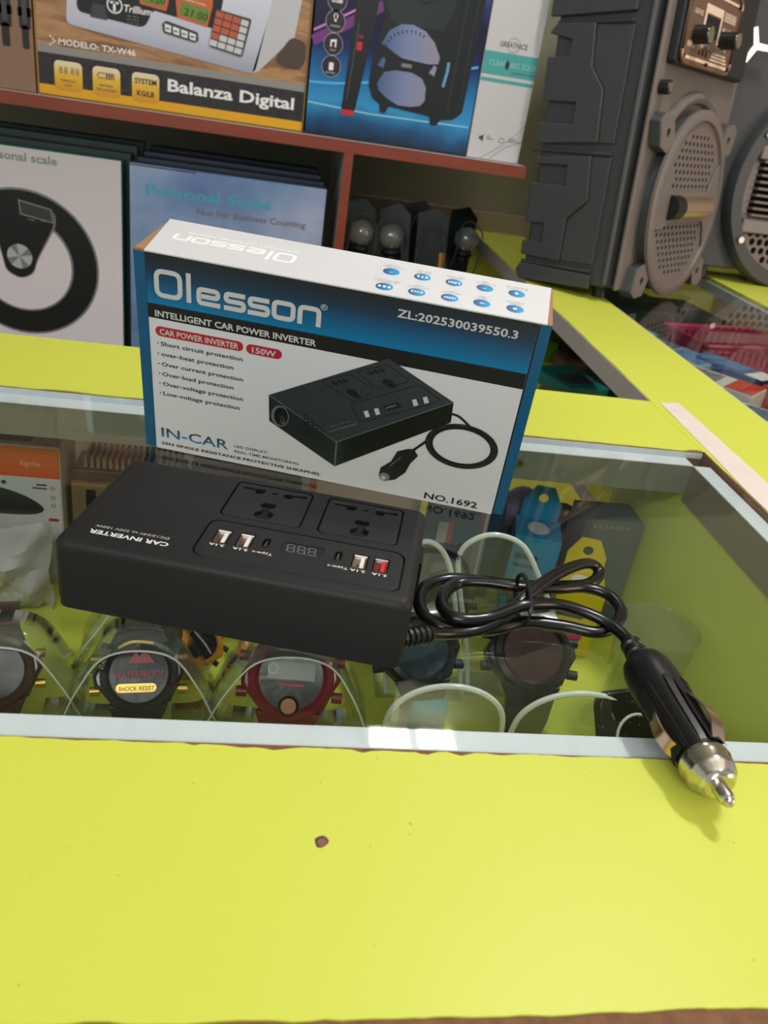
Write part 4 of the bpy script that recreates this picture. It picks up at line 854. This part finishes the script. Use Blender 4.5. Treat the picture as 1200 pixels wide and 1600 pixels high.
for z in (.056, -.060):
    g = G(); g.prism([(-.122, z-.012), (.122, z-.012), (.122, z+.012), (-.122, z+.012)], .024, .036, mat('brushed_grey_bar', (100, 98, 96), .4, metal=.4)); g.build('cross_bar', sp2, M=Mw, bevel=.003)
fine = []
for r in range(-6, 7):
    for c in range(-5, 6):
        x = c*.0085+(.00425 if r % 2 else 0); z = r*.0073
        if hypot(x, z) < .042: fine.append(circ(x, z, .0030, n=6))
plate('fine_mesh', circ(0, 0, .048, n=40), fine, .030, .033, M_baf, sp2, M=Mw)
g = G(); g.lathe([(.046, .026), (.050, .037), (.054, .036), (.054, .022)], M_spk, 40, Mw, caps=False); g.build('mesh_rim', sp2, smooth=True)
for a in (2.55, 3.75, .6, 5.7):
    g = G(); g.cyl((.146*cos(a), .146*sin(a), .036), (.146*cos(a), .146*sin(a), .042), .0055, M_steel, 14); g.build('ring_screw', sp2, M=Mw, smooth=True)
# horn mouth + emblem
Mh = Matrix.Translation((.150, 0, .375)) @ RX()
g = G(); g.lathe([(.095, .013), (.095, .030), (.088, .036), (.076, .034), (.066, .016), (.040, .006), (.0001, .004)], M_spk, 48, Mh); g.build('horn_mouth', sp2, smooth=True)
g = G(); g.lathe([(.0001, .0065), (.055, .012)], mat('horn_cone_olive', (70, 68, 50), .5), 40, Mh); g.build('horn_cone', sp2, smooth=True)
Me = Matrix.Translation((-.020, 0, .333)) @ RX()
g = G()
for a in (0.0, 1.95, 4.15):
    c, s = cos(a), sin(a); L_ = .040 if a == 0 else .027
    g.prism([(-s*.0055, c*.0055), (L_*c-s*.0045, L_*s+c*.0045), (L_*c+s*.0045, L_*s-c*.0045), (s*.0055, -c*.0055)], .036, .044, mat('emblem_silver', (225, 222, 220), .15, metal=1))
o = g.build('emblem', sp2, M=Me, bevel=.0012); o['label'] = 'silver three-armed emblem'
g = G(); g.box(-.06, .0, .03, .0, .0, .0, M_dark) if False else None
for x, y in ((.03, .01), (.33, .01), (.03, .06), (.33, .06)):
    g = G(); g.cyl((x, y, .004), (x, y, -.0195+y*.0859), .010, M_blk, 14); g.build('rubber_foot', sp2, smooth=True)

# ================================================================ GOODS INSIDE THE DISPLAY CASE
FZ = -.19
M_cp = clear('clear_plastic_sheet', (240, 243, 241), rough=.05, boost=1.6, haze=.05)
M_rim = mat('frosted_plastic_rim', (232, 238, 234), .2, noise=.05, alpha=.8)
M_rub = mat('black_rubber', (22, 23, 25), .55, noise=.15, ns=150)
def watch(label, loc, rot, sc, casec, faceC, detail, group='digital watches in the display case'):
    t = thing('digital_watch', label, 'watch', loc, rot, group); t.scale = (sc,)*3
    cm = mat('watch_case_'+casec[0], casec[1], .3, noise=.15, ns=120, coat=.3)
    P = [(.0245*cos(a)*(1.06 if k % 4 in (0, 1) else .97), .0215*sin(a)*(1.05 if k % 4 in (0, 1) else .97)) for k, a in enumerate([q*2*pi/24 for q in range(24)])]
    f = lambda u, v, n: (u, -n, v)
    g = G(); g.prism(P, -.006, .006, cm, f); g.build('case', t, bevel=.0025, seg=3)
    g = G(); g.lathe([(.0165, .006), (.0222, .0062), (.0215, .0095), (.0185, .0108), (.0165, .0084)], cm, 40, RX(), caps=False); g.build('bezel', t, smooth=True)
    g = G(); g.lathe([(.0001, .0084), (.0166, .0084)], mat('watch_face_'+faceC[0], faceC[1], .3, coat=.2), 32, RX()); face = g.build('face', t)
    for s in (1, -1):
        g = G(); w0 = .0135
        secs = [(.018*s, .004, w0*1.25), (.026*s, .002, w0), (.036*s, -.006, w0*.92), (.043*s, -.018, w0*.86), (.044*s, -.030, w0*.8)]
        if s == -1: secs = secs[:4]
        V = []
        for z, y, ww in secs: V += [(-ww, -y-.0022, z), (ww, -y-.0022, z), (ww, -y+.0022, z*.93), (-ww, -y+.0022, z*.93)]
        Fc = []
        for i in range(len(secs)-1):
            for q in range(4): Fc.append((4*i+q, 4*i+(q+1) % 4, 4*i+4+(q+1) % 4, 4*i+4+q))
        Fc += [(3, 2, 1, 0), (4*len(secs)-4, 4*len(secs)-3, 4*len(secs)-2, 4*len(secs)-1)]
        g.add(V, Fc, cm); g.build('strap', t, bevel=.0008)
    for s in (1, -1):
        for z in (.009, -.009):
            g = G(); g.cyl((s*.022, 0, z), (s*.0275, 0, z*1.02), .0028, detail, 12); g.build('button', t, smooth=True)
    return t, face, f
gold = mat('gold_trim', (214, 176, 92), .35, metal=1); redp = mat('watch_red_print', (150, 36, 48), .4, noise=0); cop = mat('copper_button', (176, 120, 92), .6)
t, face, f = watch('dark glossy digital watch with red print and gold bar, left of centre', (-.0735, .425, -.137), (radians(-42), 0, .12), 1.12, ('gunmetal', (40, 36, 40)), ('dark', (44, 38, 44)), gold)
S = Sheet(lambda u, v, n: (u/1000, -.0109-n, v/1000), .0002)
S.poly([(-6, 6), (-2, 14), (0, 10), (3, 14), (9, 6)], redp); S.text('WATERPROOF', -14, -2.5, 4.2, redp, wd=28, bold=.02); S.rr(-12.5, 10, -10.5, -5.5, 2.4, gold); S.up(); S.text('SHOCK RESIST', -11, -9.5, 2.6, M_blk, wd=20)
S.ribbon(crom([Vector((-12, 15)), Vector((-4, 18.5)), Vector((8, 17.5))], 5), 1.6, gold); S.text('STAINLESS', -20, 3, 2.6, I_grey, wd=12, rot=1.2); S.build('dial_print', face, smooth='flat')
t, face, f = watch('burgundy digital watch with a copper round button, below the front of the inverter', (.0265, .425, -.133), (radians(-38), 0, -.05), 1.30, ('burgundy', (116, 30, 38)), ('greyolive', (84, 84, 74)), mat('burgundy_button', (120, 40, 44), .3))
S = Sheet(lambda u, v, n: (u/1000, -.0112-n, v/1000), .0002); S.rect(-12, 12, -1, 8, mat('lcd_olive_grey', (104, 108, 92), .3, noise=0)); S.ribbon([(-9, 10.5), (9, 10.5)], 1.2, redp); S.ribbon([(-6, -3.5), (7, -3.5)], 1.0, I_red); S.ell(0, -14.2, 5.2, 5.2, M_dark, 22); S.up(); S.ell(0, -14.2, 3.9, 3.9, cop, 22); S.ring(-9.5, 4, 2.4, 2.4, .5, I_grey, 14); S.build('dial_print', face, smooth='flat')
watch('brown and black digital watch cut by the left edge of the case', (-.164, .425, -.140), (radians(-40), 0, .2), 1.08, ('cocoa', (62, 36, 34)), ('dark', (44, 38, 44)), gold)
t, face, f = watch('teal digital watch half hidden behind the gold-barred watch', (-.074, .482, -.150), (radians(-35), 0, .1), .95, ('teal', (20, 120, 116)), ('dark', (44, 38, 44)), M_rub)
watch('amber yellow digital watch behind the inverter, right of the teal one', (-.040, .492, -.162), (radians(-35), .5, -.2), .72, ('amber', (206, 138, 40)), ('dark', (44, 38, 44)), M_rub)
t, face, f = watch('black sports watch behind the left clear arch stand', (.119, .462, -.134), (radians(-50), 0, .15), 1.25, ('black', (24, 26, 28)), ('slateblue', (40, 62, 72)), M_rub)
t, face, f = watch('black sports watch with dull red face behind the right clear arch', (.205, .462, -.132), (radians(-50), 0, -.1), 1.32, ('black', (24, 26, 28)), ('dullred', (72, 42, 42)), M_rub)
watch('small black watch far back between the tall clear stands', (.155, .545, -.140), (radians(-30), 0, .1), 1.0, ('black', (24, 26, 28)), ('dark', (44, 38, 44)), M_rub)
o = G().lathe([(.0001, .034), (.0130, .034), (.0145, .0325), (.0145, 0), (.0001, 0)], mat('teal_disc', (30, 128, 140), .4), 28).build('round_tin', loc=(.128, .4335, FZ+.0002), smooth=True); tag(o, 'small round teal tin behind the left clear arch stand', 'tin')
def hoop(label, P, y, wd, lean_, group='clear watch stands'):
    """clear plastic arch: thick pale rim, thin sheet inside, small foot"""
    t = thing('watch_stand', label, 'watch stand', (sum(p[0] for p in P)/len(P), y, FZ), (lean_, 0, 0), group); x0 = t.location.x
    pts = [Vector((x-x0, 0, z-FZ)) for x, z in P]; C = crom(pts, 5)
    g = G(); g.tube(C, wd, M_rim, 8); g.build('rim', t, smooth=True)
    g = G(); poly = [(v.x, v.z) for v in C]; g.prism(poly, -.0003, .0003, M_cp, lambda u, v, n: (u, n, v)); g.build('sheet', t)
    g = G(); xs = [p.x for p in pts]; g.box(min(xs), max(xs), -.006, .022, .0002, .0014, M_cp); g.build('foot', t)
    return t
def arch(x0, x1, z1, n=9, low=None): 
    return [(x0, FZ+.001)]+[((x0+x1)/2-(x1-x0)/2*cos(a), FZ+.02+(z1-FZ-.02)*sin(a)**.8) for a in [pi*k/n for k in range(n+1)]]+[(x1, FZ+.001)]
hoop('left of the two front clear arch stands, in front of the teal tin', arch(.094, .1800, -.126), .415, .0021, 0)
hoop('clear arch stand right of the two front ones, beside the plug', arch(.186, .2790, -.126), .414, .0021, 0)
hoop('tall clear stand behind the coiled cord', [(.172, FZ+.001), (.163, -.145), (.147, -.09), (.142, -.062), (.152, -.048), (.168, -.044), (.188, -.052), (.206, -.078), (.224, -.110), (.236, -.15), (.248, FZ+.001)], .485, .0020, 0)
hoop('tall clear stand beside the right end of the inverter', [(.105, FZ+.001), (.098, -.14), (.096, -.08), (.104, -.056), (.118, -.050), (.133, -.066), (.147, -.11), (.158, -.155), (.166, FZ+.001)], .478, .0020, 0)
def cuff(label, x, y, r, wdt, hgt, rz=0):
    """clear omega-shaped plastic band that carries a watch"""
    t = thing('watch_cuff', label, 'watch stand', (x, y, FZ), (0, 0, rz), 'clear watch cuffs')
    P = [(-r*.55, .002), (-r*1.05, .004), (-r*1.42, .016), (-r*1.30, .030), (-r*1.05, hgt*.62), (-r*.62, hgt*.92), (0, hgt), (r*.62, hgt*.92), (r*1.05, hgt*.62), (r*1.30, .030), (r*1.42, .016), (r*1.05, .004), (r*.55, .002)]
    C = crom([Vector((a, 0, b)) for a, b in P], 5); n = len(C); V = []; 
    for v in C: V += [(v.x, -wdt/2, v.z), (v.x, wdt/2, v.z)]
    g = G(); g.add(V, [(2*i, 2*i+1, 2*i+3, 2*i+2) for i in range(n-1)], M_cp); o = g.build('band', t, smooth=True); md = o.modifiers.new('thick', 'SOLIDIFY'); md.thickness = .0007
    g = G(); g.tube([(v.x, -wdt/2, v.z) for v in C], .0007, M_rim, 6); g.build('rim', t, smooth=True); return t
cuff('clear cuff around the gold-barred watch', -.0735, .432, .036, .040, .083, .08)
cuff('clear cuff around the burgundy watch', .0265, .432, .040, .042, .085)
cuff('clear cuff at the left edge of the case', -.160, .432, .034, .040, .080, .1)
cuff('clear cuff around the teal watch', -.080, .500, .034, .040, .070, .1)
cuff('empty clear cuff beneath the middle of the inverter', .03, .505, .030, .036, .060)
# glittery smartwatch box and strap by the plug
t = thing('smartwatch', 'black glittery smartwatch with a pale ring, next to the plug under the glass', 'watch', (.268, .405, -.152), (radians(-35), 0, .2))
g = G(); g.prism(rrect(-.024, .024, -.028, .030, .010, 5), -.005, .005, noisemix('glitter_black', [(.62, (16, 16, 18)), (.70, (20, 20, 22)), (.74, (200, 200, 205))], 520, .3), lambda u, v, n: (u, -n, v)); g.build('case', t, bevel=.0015)
g = G(); g.tube([(.004+.017*cos(a), -.0055, -.004+.017*sin(a)) for a in [q*2*pi/32 for q in range(32)]], .0011, I_grey, 6, closed=True); g.build('pale_ring', t, smooth=True)
g = G(); g.prism([(.018, -.03), (.070, -.035), (.074, -.026), (.02, .012)], -.003, .001, M_rub, lambda u, v, n: (u, -n, v)); g.build('strap', t, bevel=.001)
t = thing('clear_cup', 'empty clear plastic cup standing by the right inner wall of the case', 'cup', (.299, .462, FZ+.0004))
g = G(); g.lathe([(.0001, 0), (.022, 0), (.024, .002), (.030, .09), (.0306, .0905)], M_cp, 40); g.build('cup_wall', t, smooth=True); g = G(); g.tube([(.0304*cos(a), .0304*sin(a), .0905) for a in [q*2*pi/40 for q in range(40)]], .0006, M_cp, 6, closed=True); g.build('rim', t, smooth=True)
# orange and white gadget carton
def f_or(S):
    S.rect(-300, -165.5, -186, -62, I_grey); S.up(); S.rect(-300, -165.5, -88.5, -62, grad('orange_print', 'Z', .10, .128, [(0, (206, 60, 42)), (.15, (200, 84, 34)), (1, (206, 104, 44))], .35)); S.up()
    S.text('Aigoma', -196, -78, 5, mat('print_pale_orange', (226, 150, 120), .4, noise=0), wd=16, bold=.02)
    for k in range(4): S.ell(-209-4.8*k, -94.5, 1.9, 1.9, I_dgrey, 14)
    S.rect(-184, -176, -95.5, -94, I_dgrey); S.rect(-187, -176, -98.5, -97.2, I_dgrey)
    S.poly(crom([Vector(v) for v in ((-240, -98), (-215, -99), (-195, -105), (-182, -113), (-180, -119), (-190, -123), (-215, -124), (-240, -123))], 4), grad('orange_box_gadget', 'Z', .06, .09, [(0, (96, 96, 96)), (.4, (30, 34, 32)), (1, (52, 62, 56))], .3))
    for k, v in enumerate((-97, -106, -113)): S.ring(-171.5, v, 1.5, 1.5, .5, I_red, 12)
    S.rect(-176, -168, -128, -125.4, I_red)
carton('orange_carton', 'orange and white gadget carton at the back left inside the case', -.290, -.1645, .600, .650, -.1898, -.0605, mat('carton_white_side', (190, 186, 178), .5), f_or,
       lambda S: (S.rect(-289, -165.5, 601, 649, I_grey), S.up(), S.rr(-240, -188, 606, 628, 2, I_dgrey), S.rr(-186, -172, 606, 628, 2, mat('print_pale_yellow', (190, 180, 120), .4, noise=0)), S.text('A15Z11', -184, 602, 2.6, I_dgrey, wd=14)))
# kraft cartons / comb blister behind
def kr(label, x0, x1, y0, y1, z0, z1, c, nm): carton('kraft_carton', label, x0, x1, y0, y1, z0, z1, mat(nm, c, .7, noise=.3, ns=40), lambda S: (S.rect(x0*1000+3, x1*1000-3, z0*1000+4, z0*1000+12, mat('print_black', (14, 14, 16))), S.rr(x0*1000+12, x0*1000+20, z0*1000+14, z1*1000-5, 2, M_dark)))
kr('olive brown kraft carton beside the orange one', -.160, -.070, .610, .660, -.1898, -.096, (112, 96, 62), 'kraft_olive')
kr('kraft carton behind the inverter carton, left part', -.066, .03, .62, .668, -.1898, -.085, (120, 100, 66), 'kraft_tan')
t = thing('hair_comb_pack', 'pack of dark combs with pale teeth lying on the kraft cartons', 'comb pack', (-.115, .632, -.0955))
g = G(); g.box(-.045, .045, -.018, .020, .0, .010, mat('comb_dark', (34, 36, 32), .4)); g.build('tray', t, bevel=.001)
for k in range(16): g = G(); g.box(-.036+k*.005, -.0335+k*.005, -.012, .020, .0101, .019, mat('comb_teeth_tan', (146, 122, 82), .5)); g.build('tooth', t)
# crumpled polybag
t = thing('polybag', 'crumpled clear polybag with white padding in front of the orange carton', 'bag', (-.232, .562, FZ+.001))
rb = random.Random(4); g = G(); nx, nz = 34, 20; V = []
for j in range(nz):
    for i in range(nx):
        u = i/(nx-1); v = j/(nz-1); x = -.075+.142*u; z = .078*v; bulge = (1-(2*u-1)**6)*(1-(2*v-1)**4); V.append((x+rb.uniform(-.001, .001), -.024*bulge+.005*sin(9*u+5*v)+.004*sin(23*u-11*v)+rb.uniform(-.0016, .0016), z+.004*sin(14*u)*v))
g.add(V, [(j*nx+i, j*nx+i+1, (j+1)*nx+i+1, (j+1)*nx+i) for j in range(nz-1) for i in range(nx-1)], clear('polybag_film', (220, 222, 220), rough=.18, boost=2.2, haze=.58, hazecol=(205, 205, 202))); g.build('film', t, smooth=True)
g = G(); g.box(-.070, .060, -.006, .022, 0, .062, mat('grey_padding', (150, 148, 146), .7, noise=.3, ns=25)); g.build('padding', t, bevel=.008, seg=3)
# right rear: blue and yellow hang boxes, dark blue box, grey box, lilac and grey items
def hangbox(label, x, y, wd, dp, ht, col, rz, tabcol, txt):
    t = thing('hang_tab_box', label, 'box', (x, y, FZ+.0004), (0, 0, rz)); m_ = mat('hangbox_'+txt, col, .45)
    g = G(); g.box(-wd/2, wd/2, 0, dp, 0, ht, m_); b = g.build('carton', t, bevel=.0008)
    hole = circ(0, ht+.022, .0045, .0045, 14); q = plate('hang_tab', [(-wd*.42, ht), (wd*.42, ht), (wd*.42, ht+.018), (wd*.2, ht+.034), (-wd*.2, ht+.034), (-wd*.42, ht+.018)], [hole], dp-.0012, dp-.0004, m_, t, M=Matrix(((1, 0, 0, 0), (0, 0, 1, 0), (0, 1, 0, 0), (0, 0, 0, 1))))
    S = Sheet(lambda u, v, n: (u/1000, -n, v/1000), .0002); W1 = wd*500-2
    S.rect(-W1, W1, ht*300, ht*960, m_); S.up(); S.rr(-W1+2, W1*.2, ht*720, ht*720+5, 1.5, I_dgrey); S.rr(-W1+2, W1*.4, ht*720-9, ht*720-5, 1.5, I_dgrey); S.ell(W1*.1, ht*330, W1*.5, W1*.55, tabcol, 20); S.build('printed_front', b, smooth='flat')
    S = Sheet(lambda u, v, n: (u/1000, v/1000, ht+n), .0002); S.ell(0, dp*500, wd*240, dp*300, I_white, 20); S.build('printed_top', b, smooth='flat'); return t
hangbox('light blue hang-tab box at the back right inside the case', .243, .596, .042, .040, .082, (30, 150, 196), -.25, I_white, 'cyan')
hangbox('yellow hang-tab box in front of the light blue one', .270, .540, .040, .034, .066, (214, 190, 30), -.30, mat('print_magenta', (200, 40, 130), .4, noise=0), 'yellow')
carton('navy_carton', 'dark blue carton with a red edge behind the coiled cord', .192, .216, .620, .660, -.1898, -.090, mat('carton_navy_matte', (30, 48, 84), .5), lambda S: (S.rect(193, 198, -188, -92, I_red), S.rect(198.5, 201, -188, -92, I_grey), S.rr(204, 213, -135, -120, 4, M_dark)))
carton('teal_carton', 'teal and white striped carton left of the navy one', .148, .190, .600, .645, -.1898, -.098, mat('carton_teal_dark', (40, 92, 104), .5), lambda S: (S.rect(151, 160, -188, -100, I_grey), S.rect(160, 165, -188, -100, mat('print_salmon', (190, 96, 84), .4, noise=0)), S.rr(170, 186, -150, -120, 4, M_dark)))
carton('grey_blue_carton', 'tall grey-blue carton with pale lettering in the right rear corner of the case', .276, .330, .585, .622, -.1898, -.078, mat('carton_grey_blue', (86, 98, 98), .5), lambda S: [S.rect(284+k*5, 287.4+k*5, -86, -82.4, I_mid) for k in range(7)])
def lump(name, label, cat, loc, r, m_, sq=(1, 1, 1), seed=1):
    rr_ = random.Random(seed); g = G(); g.ball((0, 0, 0), r, m_, 24, sq)
    g.v = [tuple(Vector(v)*(1+.10*sin(v[0]*180+seed)*cos(v[2]*210+seed*2)+rr_.uniform(-.02, .02))) for v in g.v]
    g.v = [(x, y, z+r*sq[2]) for x, y, z in g.v]; o = g.build(name, loc=loc, smooth=True); o['label'] = label; o['category'] = cat; return o
SHF = -.1343
lump('soft_pouch', 'lilac soft pouch on the ledge behind the case, beside the inverter carton', 'pouch', (.240, .663, -.1338), .019, mat('lilac_fabric', (146, 128, 158), .7), (1, .7, 1.15), 3)
carton('charger_carton', 'low dark carton carrying the lilac pouch at the rear of the case', .219, .262, .646, .680, -.1898, -.1342, mat('carton_dark_slate', (48, 54, 60), .5))
carton('charger_carton', 'low grey carton carrying the dark bundle at the rear of the case', .268, .326, .646, .680, -.1898, -.1392, mat('carton_warm_grey', (120, 116, 108), .5))
lump('cable_bundle', 'dark grey lumpy bundle right of the lilac pouch behind the hang-tab boxes', 'bundle', (.284, .662, -.1388), .015, mat('dark_grey_rubber', (52, 52, 50), .5), (1.05, .9, 1.2), 5)
lump('cable_bundle', 'small beige bundle beside the dark one at the rear of the case', 'bundle', (.312, .662, -.1388), .011, mat('beige_rubber', (150, 140, 124), .5), (1, .9, 1.1), 8)

# ================================================================ GOODS UNDER THE SIDE COUNTER
def pack(name, label, cat, loc, rz, w0, d0, h0, col, nm, extra=None, tilt=0):
    t = thing(name, label, cat, loc, (tilt, 0, rz)); g = G(); g.box(-w0/2, w0/2, -d0/2, d0/2, 0, h0, mat(nm, col, .4)); b = g.build('pack_body', t, bevel=.002)
    if extra:
        S = Sheet(lambda u, v, n: (u/1000, v/1000, h0+n), .0003); extra(S); S.build('printed_label', b, smooth='flat')
    return t
zs = -.1338
pack('cable_pack', 'teal cable pack on the inner shelf seen left of the side counter edge', 'cable pack', (.43, 1.10, zs), .3, .07, .10, .02, (26, 110, 104), 'teal_pack', lambda S: S.rr(-25, 25, -30, 10, 6, I_dgrey))
pack('cable_pack', 'flat bright blue cable pack on the inner shelf behind the back board', 'cable pack', (.45, .93, zs), .1, .12, .06, .018, (24, 92, 140), 'blue_pack', lambda S: S.rr(-40, 40, -18, 18, 8, M_dark))
pack('cable_pack', 'brown cable pack lying beyond the blue one on the inner shelf', 'cable pack', (.40, 1.02, zs), -.4, .08, .05, .016, (120, 92, 76), 'brown_pack', lambda S: S.ell(0, 0, 20, 14, I_dgrey))
pack('cable_pack', 'green cable pack at the far end of the inner shelf', 'cable pack', (.40, 1.26, zs), .4, .07, .09, .03, (90, 150, 40), 'green_pack', lambda S: S.rr(-20, 20, -20, 20, 6, I_white))
def crate(label, loc, rz):
    t = thing('plastic_basket', label, 'basket', loc, (0, 0, rz)); m_ = mat('raspberry_plastic', (172, 44, 84), .4)
    for (x0, x1, y0, y1) in ((-.08, .08, -.05, -.047), (-.08, .08, .047, .05), (-.08, -.077, -.047, .047), (.077, .08, -.047, .047)):
        g = G(); n = 12
        g.box(x0, x1, y0, y1, 0, .012, m_); g.box(x0, x1, y0, y1, .036, .042, m_)
        L_ = max(x1-x0, y1-y0)
        for k in range(n):
            a = (k+.5)/n
            if x1-x0 > y1-y0: g.box(x0+a*L_-.0035, x0+a*L_+.0035, y0, y1, .012, .036, m_)
            else: g.box(x0, x1, y0+a*L_-.003, y0+a*L_+.003, .012, .036, m_)
        g.build('slatted_side', t)
    g = G(); g.box(-.08, .08, -.05, .05, 0, .003, m_); g.build('base', t); g = G(); g.tube([(-.082, -.052, .042), (.082, -.052, .042), (.082, .052, .042), (-.082, .052, .042)], .003, m_, 8, closed=True); g.build('rim', t); return t
crate('raspberry pink slatted basket under the side counter glass', (.665, 1.12, -.075), .25)
o = G(); o.box(.605, .750, 1.055, 1.20, zs, -.076, mat('red_goods_box', (150, 36, 44), .45)); o = o.build('red_box', bevel=.002); tag(o, 'dull red box under the pink basket in the side counter', 'box')
pack('blue_blister_pack', 'light blue and white blister pack left of the pink basket under the side glass', 'blister pack', (.538, 1.035, zs+.0), .55, .06, .13, .095, (140, 168, 190), 'pale_blue_pack', lambda S: (S.rr(-26, 26, -60, -8, 5, mat('print_sky_blue', (84, 132, 182), .35, noise=0)), S.rr(-26, 26, 0, 58, 5, mat('print_slate', (88, 108, 122), .35, noise=0))))
pack('blue_blister_pack', 'blue blister pack with a white strip between the basket and the red box', 'blister pack', (.598, .975, zs), .5, .045, .09, .098, (60, 100, 160), 'mid_blue_pack', lambda S: (S.rect(-20, 20, -56, -30, I_white), S.rr(-16, 16, -20, 50, 4, mat('print_sky_blue', (84, 132, 182)))))
pack('white_label_pack', 'white pack with a dark grey window and red end under the side glass', 'pack', (.545, .905, zs), .75, .055, .10, .098, (206, 204, 204), 'white_pack', lambda S: (S.rr(-20, 20, 0, 42, 3, I_mid), S.rect(-27, 27, -49, -14, mat('print_signal_red', (196, 56, 40), .4, noise=0))))
pack('red_label_pack', 'orange red pack nearest to the right edge of the picture under the side glass', 'pack', (.672, .88, zs), .6, .065, .13, .094, (190, 64, 40), 'orange_red_pack', lambda S: (S.rect(-30, 30, -60, -40, I_white), S.rr(-24, 24, -20, 40, 5, mat('print_brown_red', (120, 50, 44), .4, noise=0))))
pack('grey_label_pack', 'pale grey pack with dark print in front of the red packs', 'pack', (.560, .79, zs), .8, .06, .10, .092, (190, 186, 196), 'pale_grey_pack', lambda S: (S.rr(-24, 24, -40, 0, 4, I_dgrey), S.rr(-24, 24, 8, 42, 4, mat('print_slate', (88, 108, 122)))))
pack('teal_label_pack', 'dark teal pack below the perforated speaker under the side glass', 'pack', (.53, 1.16, zs), .3, .08, .09, .085, (36, 70, 66), 'teal_dark_pack', lambda S: S.rr(-28, 28, -30, 30, 6, mat('print_pale_teal', (150, 204, 200))))

pack('cable_pack', 'dark grey flat pack on the inner shelf close to the back board corner', 'cable pack', (.47, .80, zs), .2, .14, .09, .014, (52, 50, 48), 'dark_flat_pack', lambda S: S.rr(-50, 50, -30, 30, 5, I_mid))
pack('cable_pack', 'black coiled-cable pack on the inner shelf between the teal and brown packs', 'cable pack', (.52, 1.08, zs), .5, .09, .08, .022, (30, 32, 32), 'black_coil_pack', lambda S: (S.ring(0, 0, 24, 20, 5, I_dgrey), S.ring(0, 0, 15, 12, 4, I_dgrey)))
pack('cable_pack', 'wide brown pack behind the inverter carton on the inner shelf', 'cable pack', (.50, 1.22, zs), .1, .12, .08, .02, (110, 84, 72), 'brown_wide_pack', lambda S: S.rr(-40, 40, -24, 20, 5, I_dgrey))

for k, (x, y, ww, c, nm, lb) in enumerate([(.512, 1.30, .075, (34, 46, 46), 'slate_goods', 'slate dark carton under the side glass beneath the perforated speaker'),
        (.600, 1.32, .085, (28, 62, 58), 'bottle_green_goods', 'bottle green carton under the side glass between the two speakers'),
        (.695, 1.33, .085, (44, 40, 42), 'charcoal_goods', 'charcoal carton under the side glass below the second speaker')]):
    pack('goods_carton', lb, 'carton', (x, y, zs), .05*k, ww, .16, .105-.008*k, c, nm, lambda S: (S.rr(-26, 26, -66, -20, 4, I_dgrey), S.rect(-20, 20, 0, 8, I_mid)))
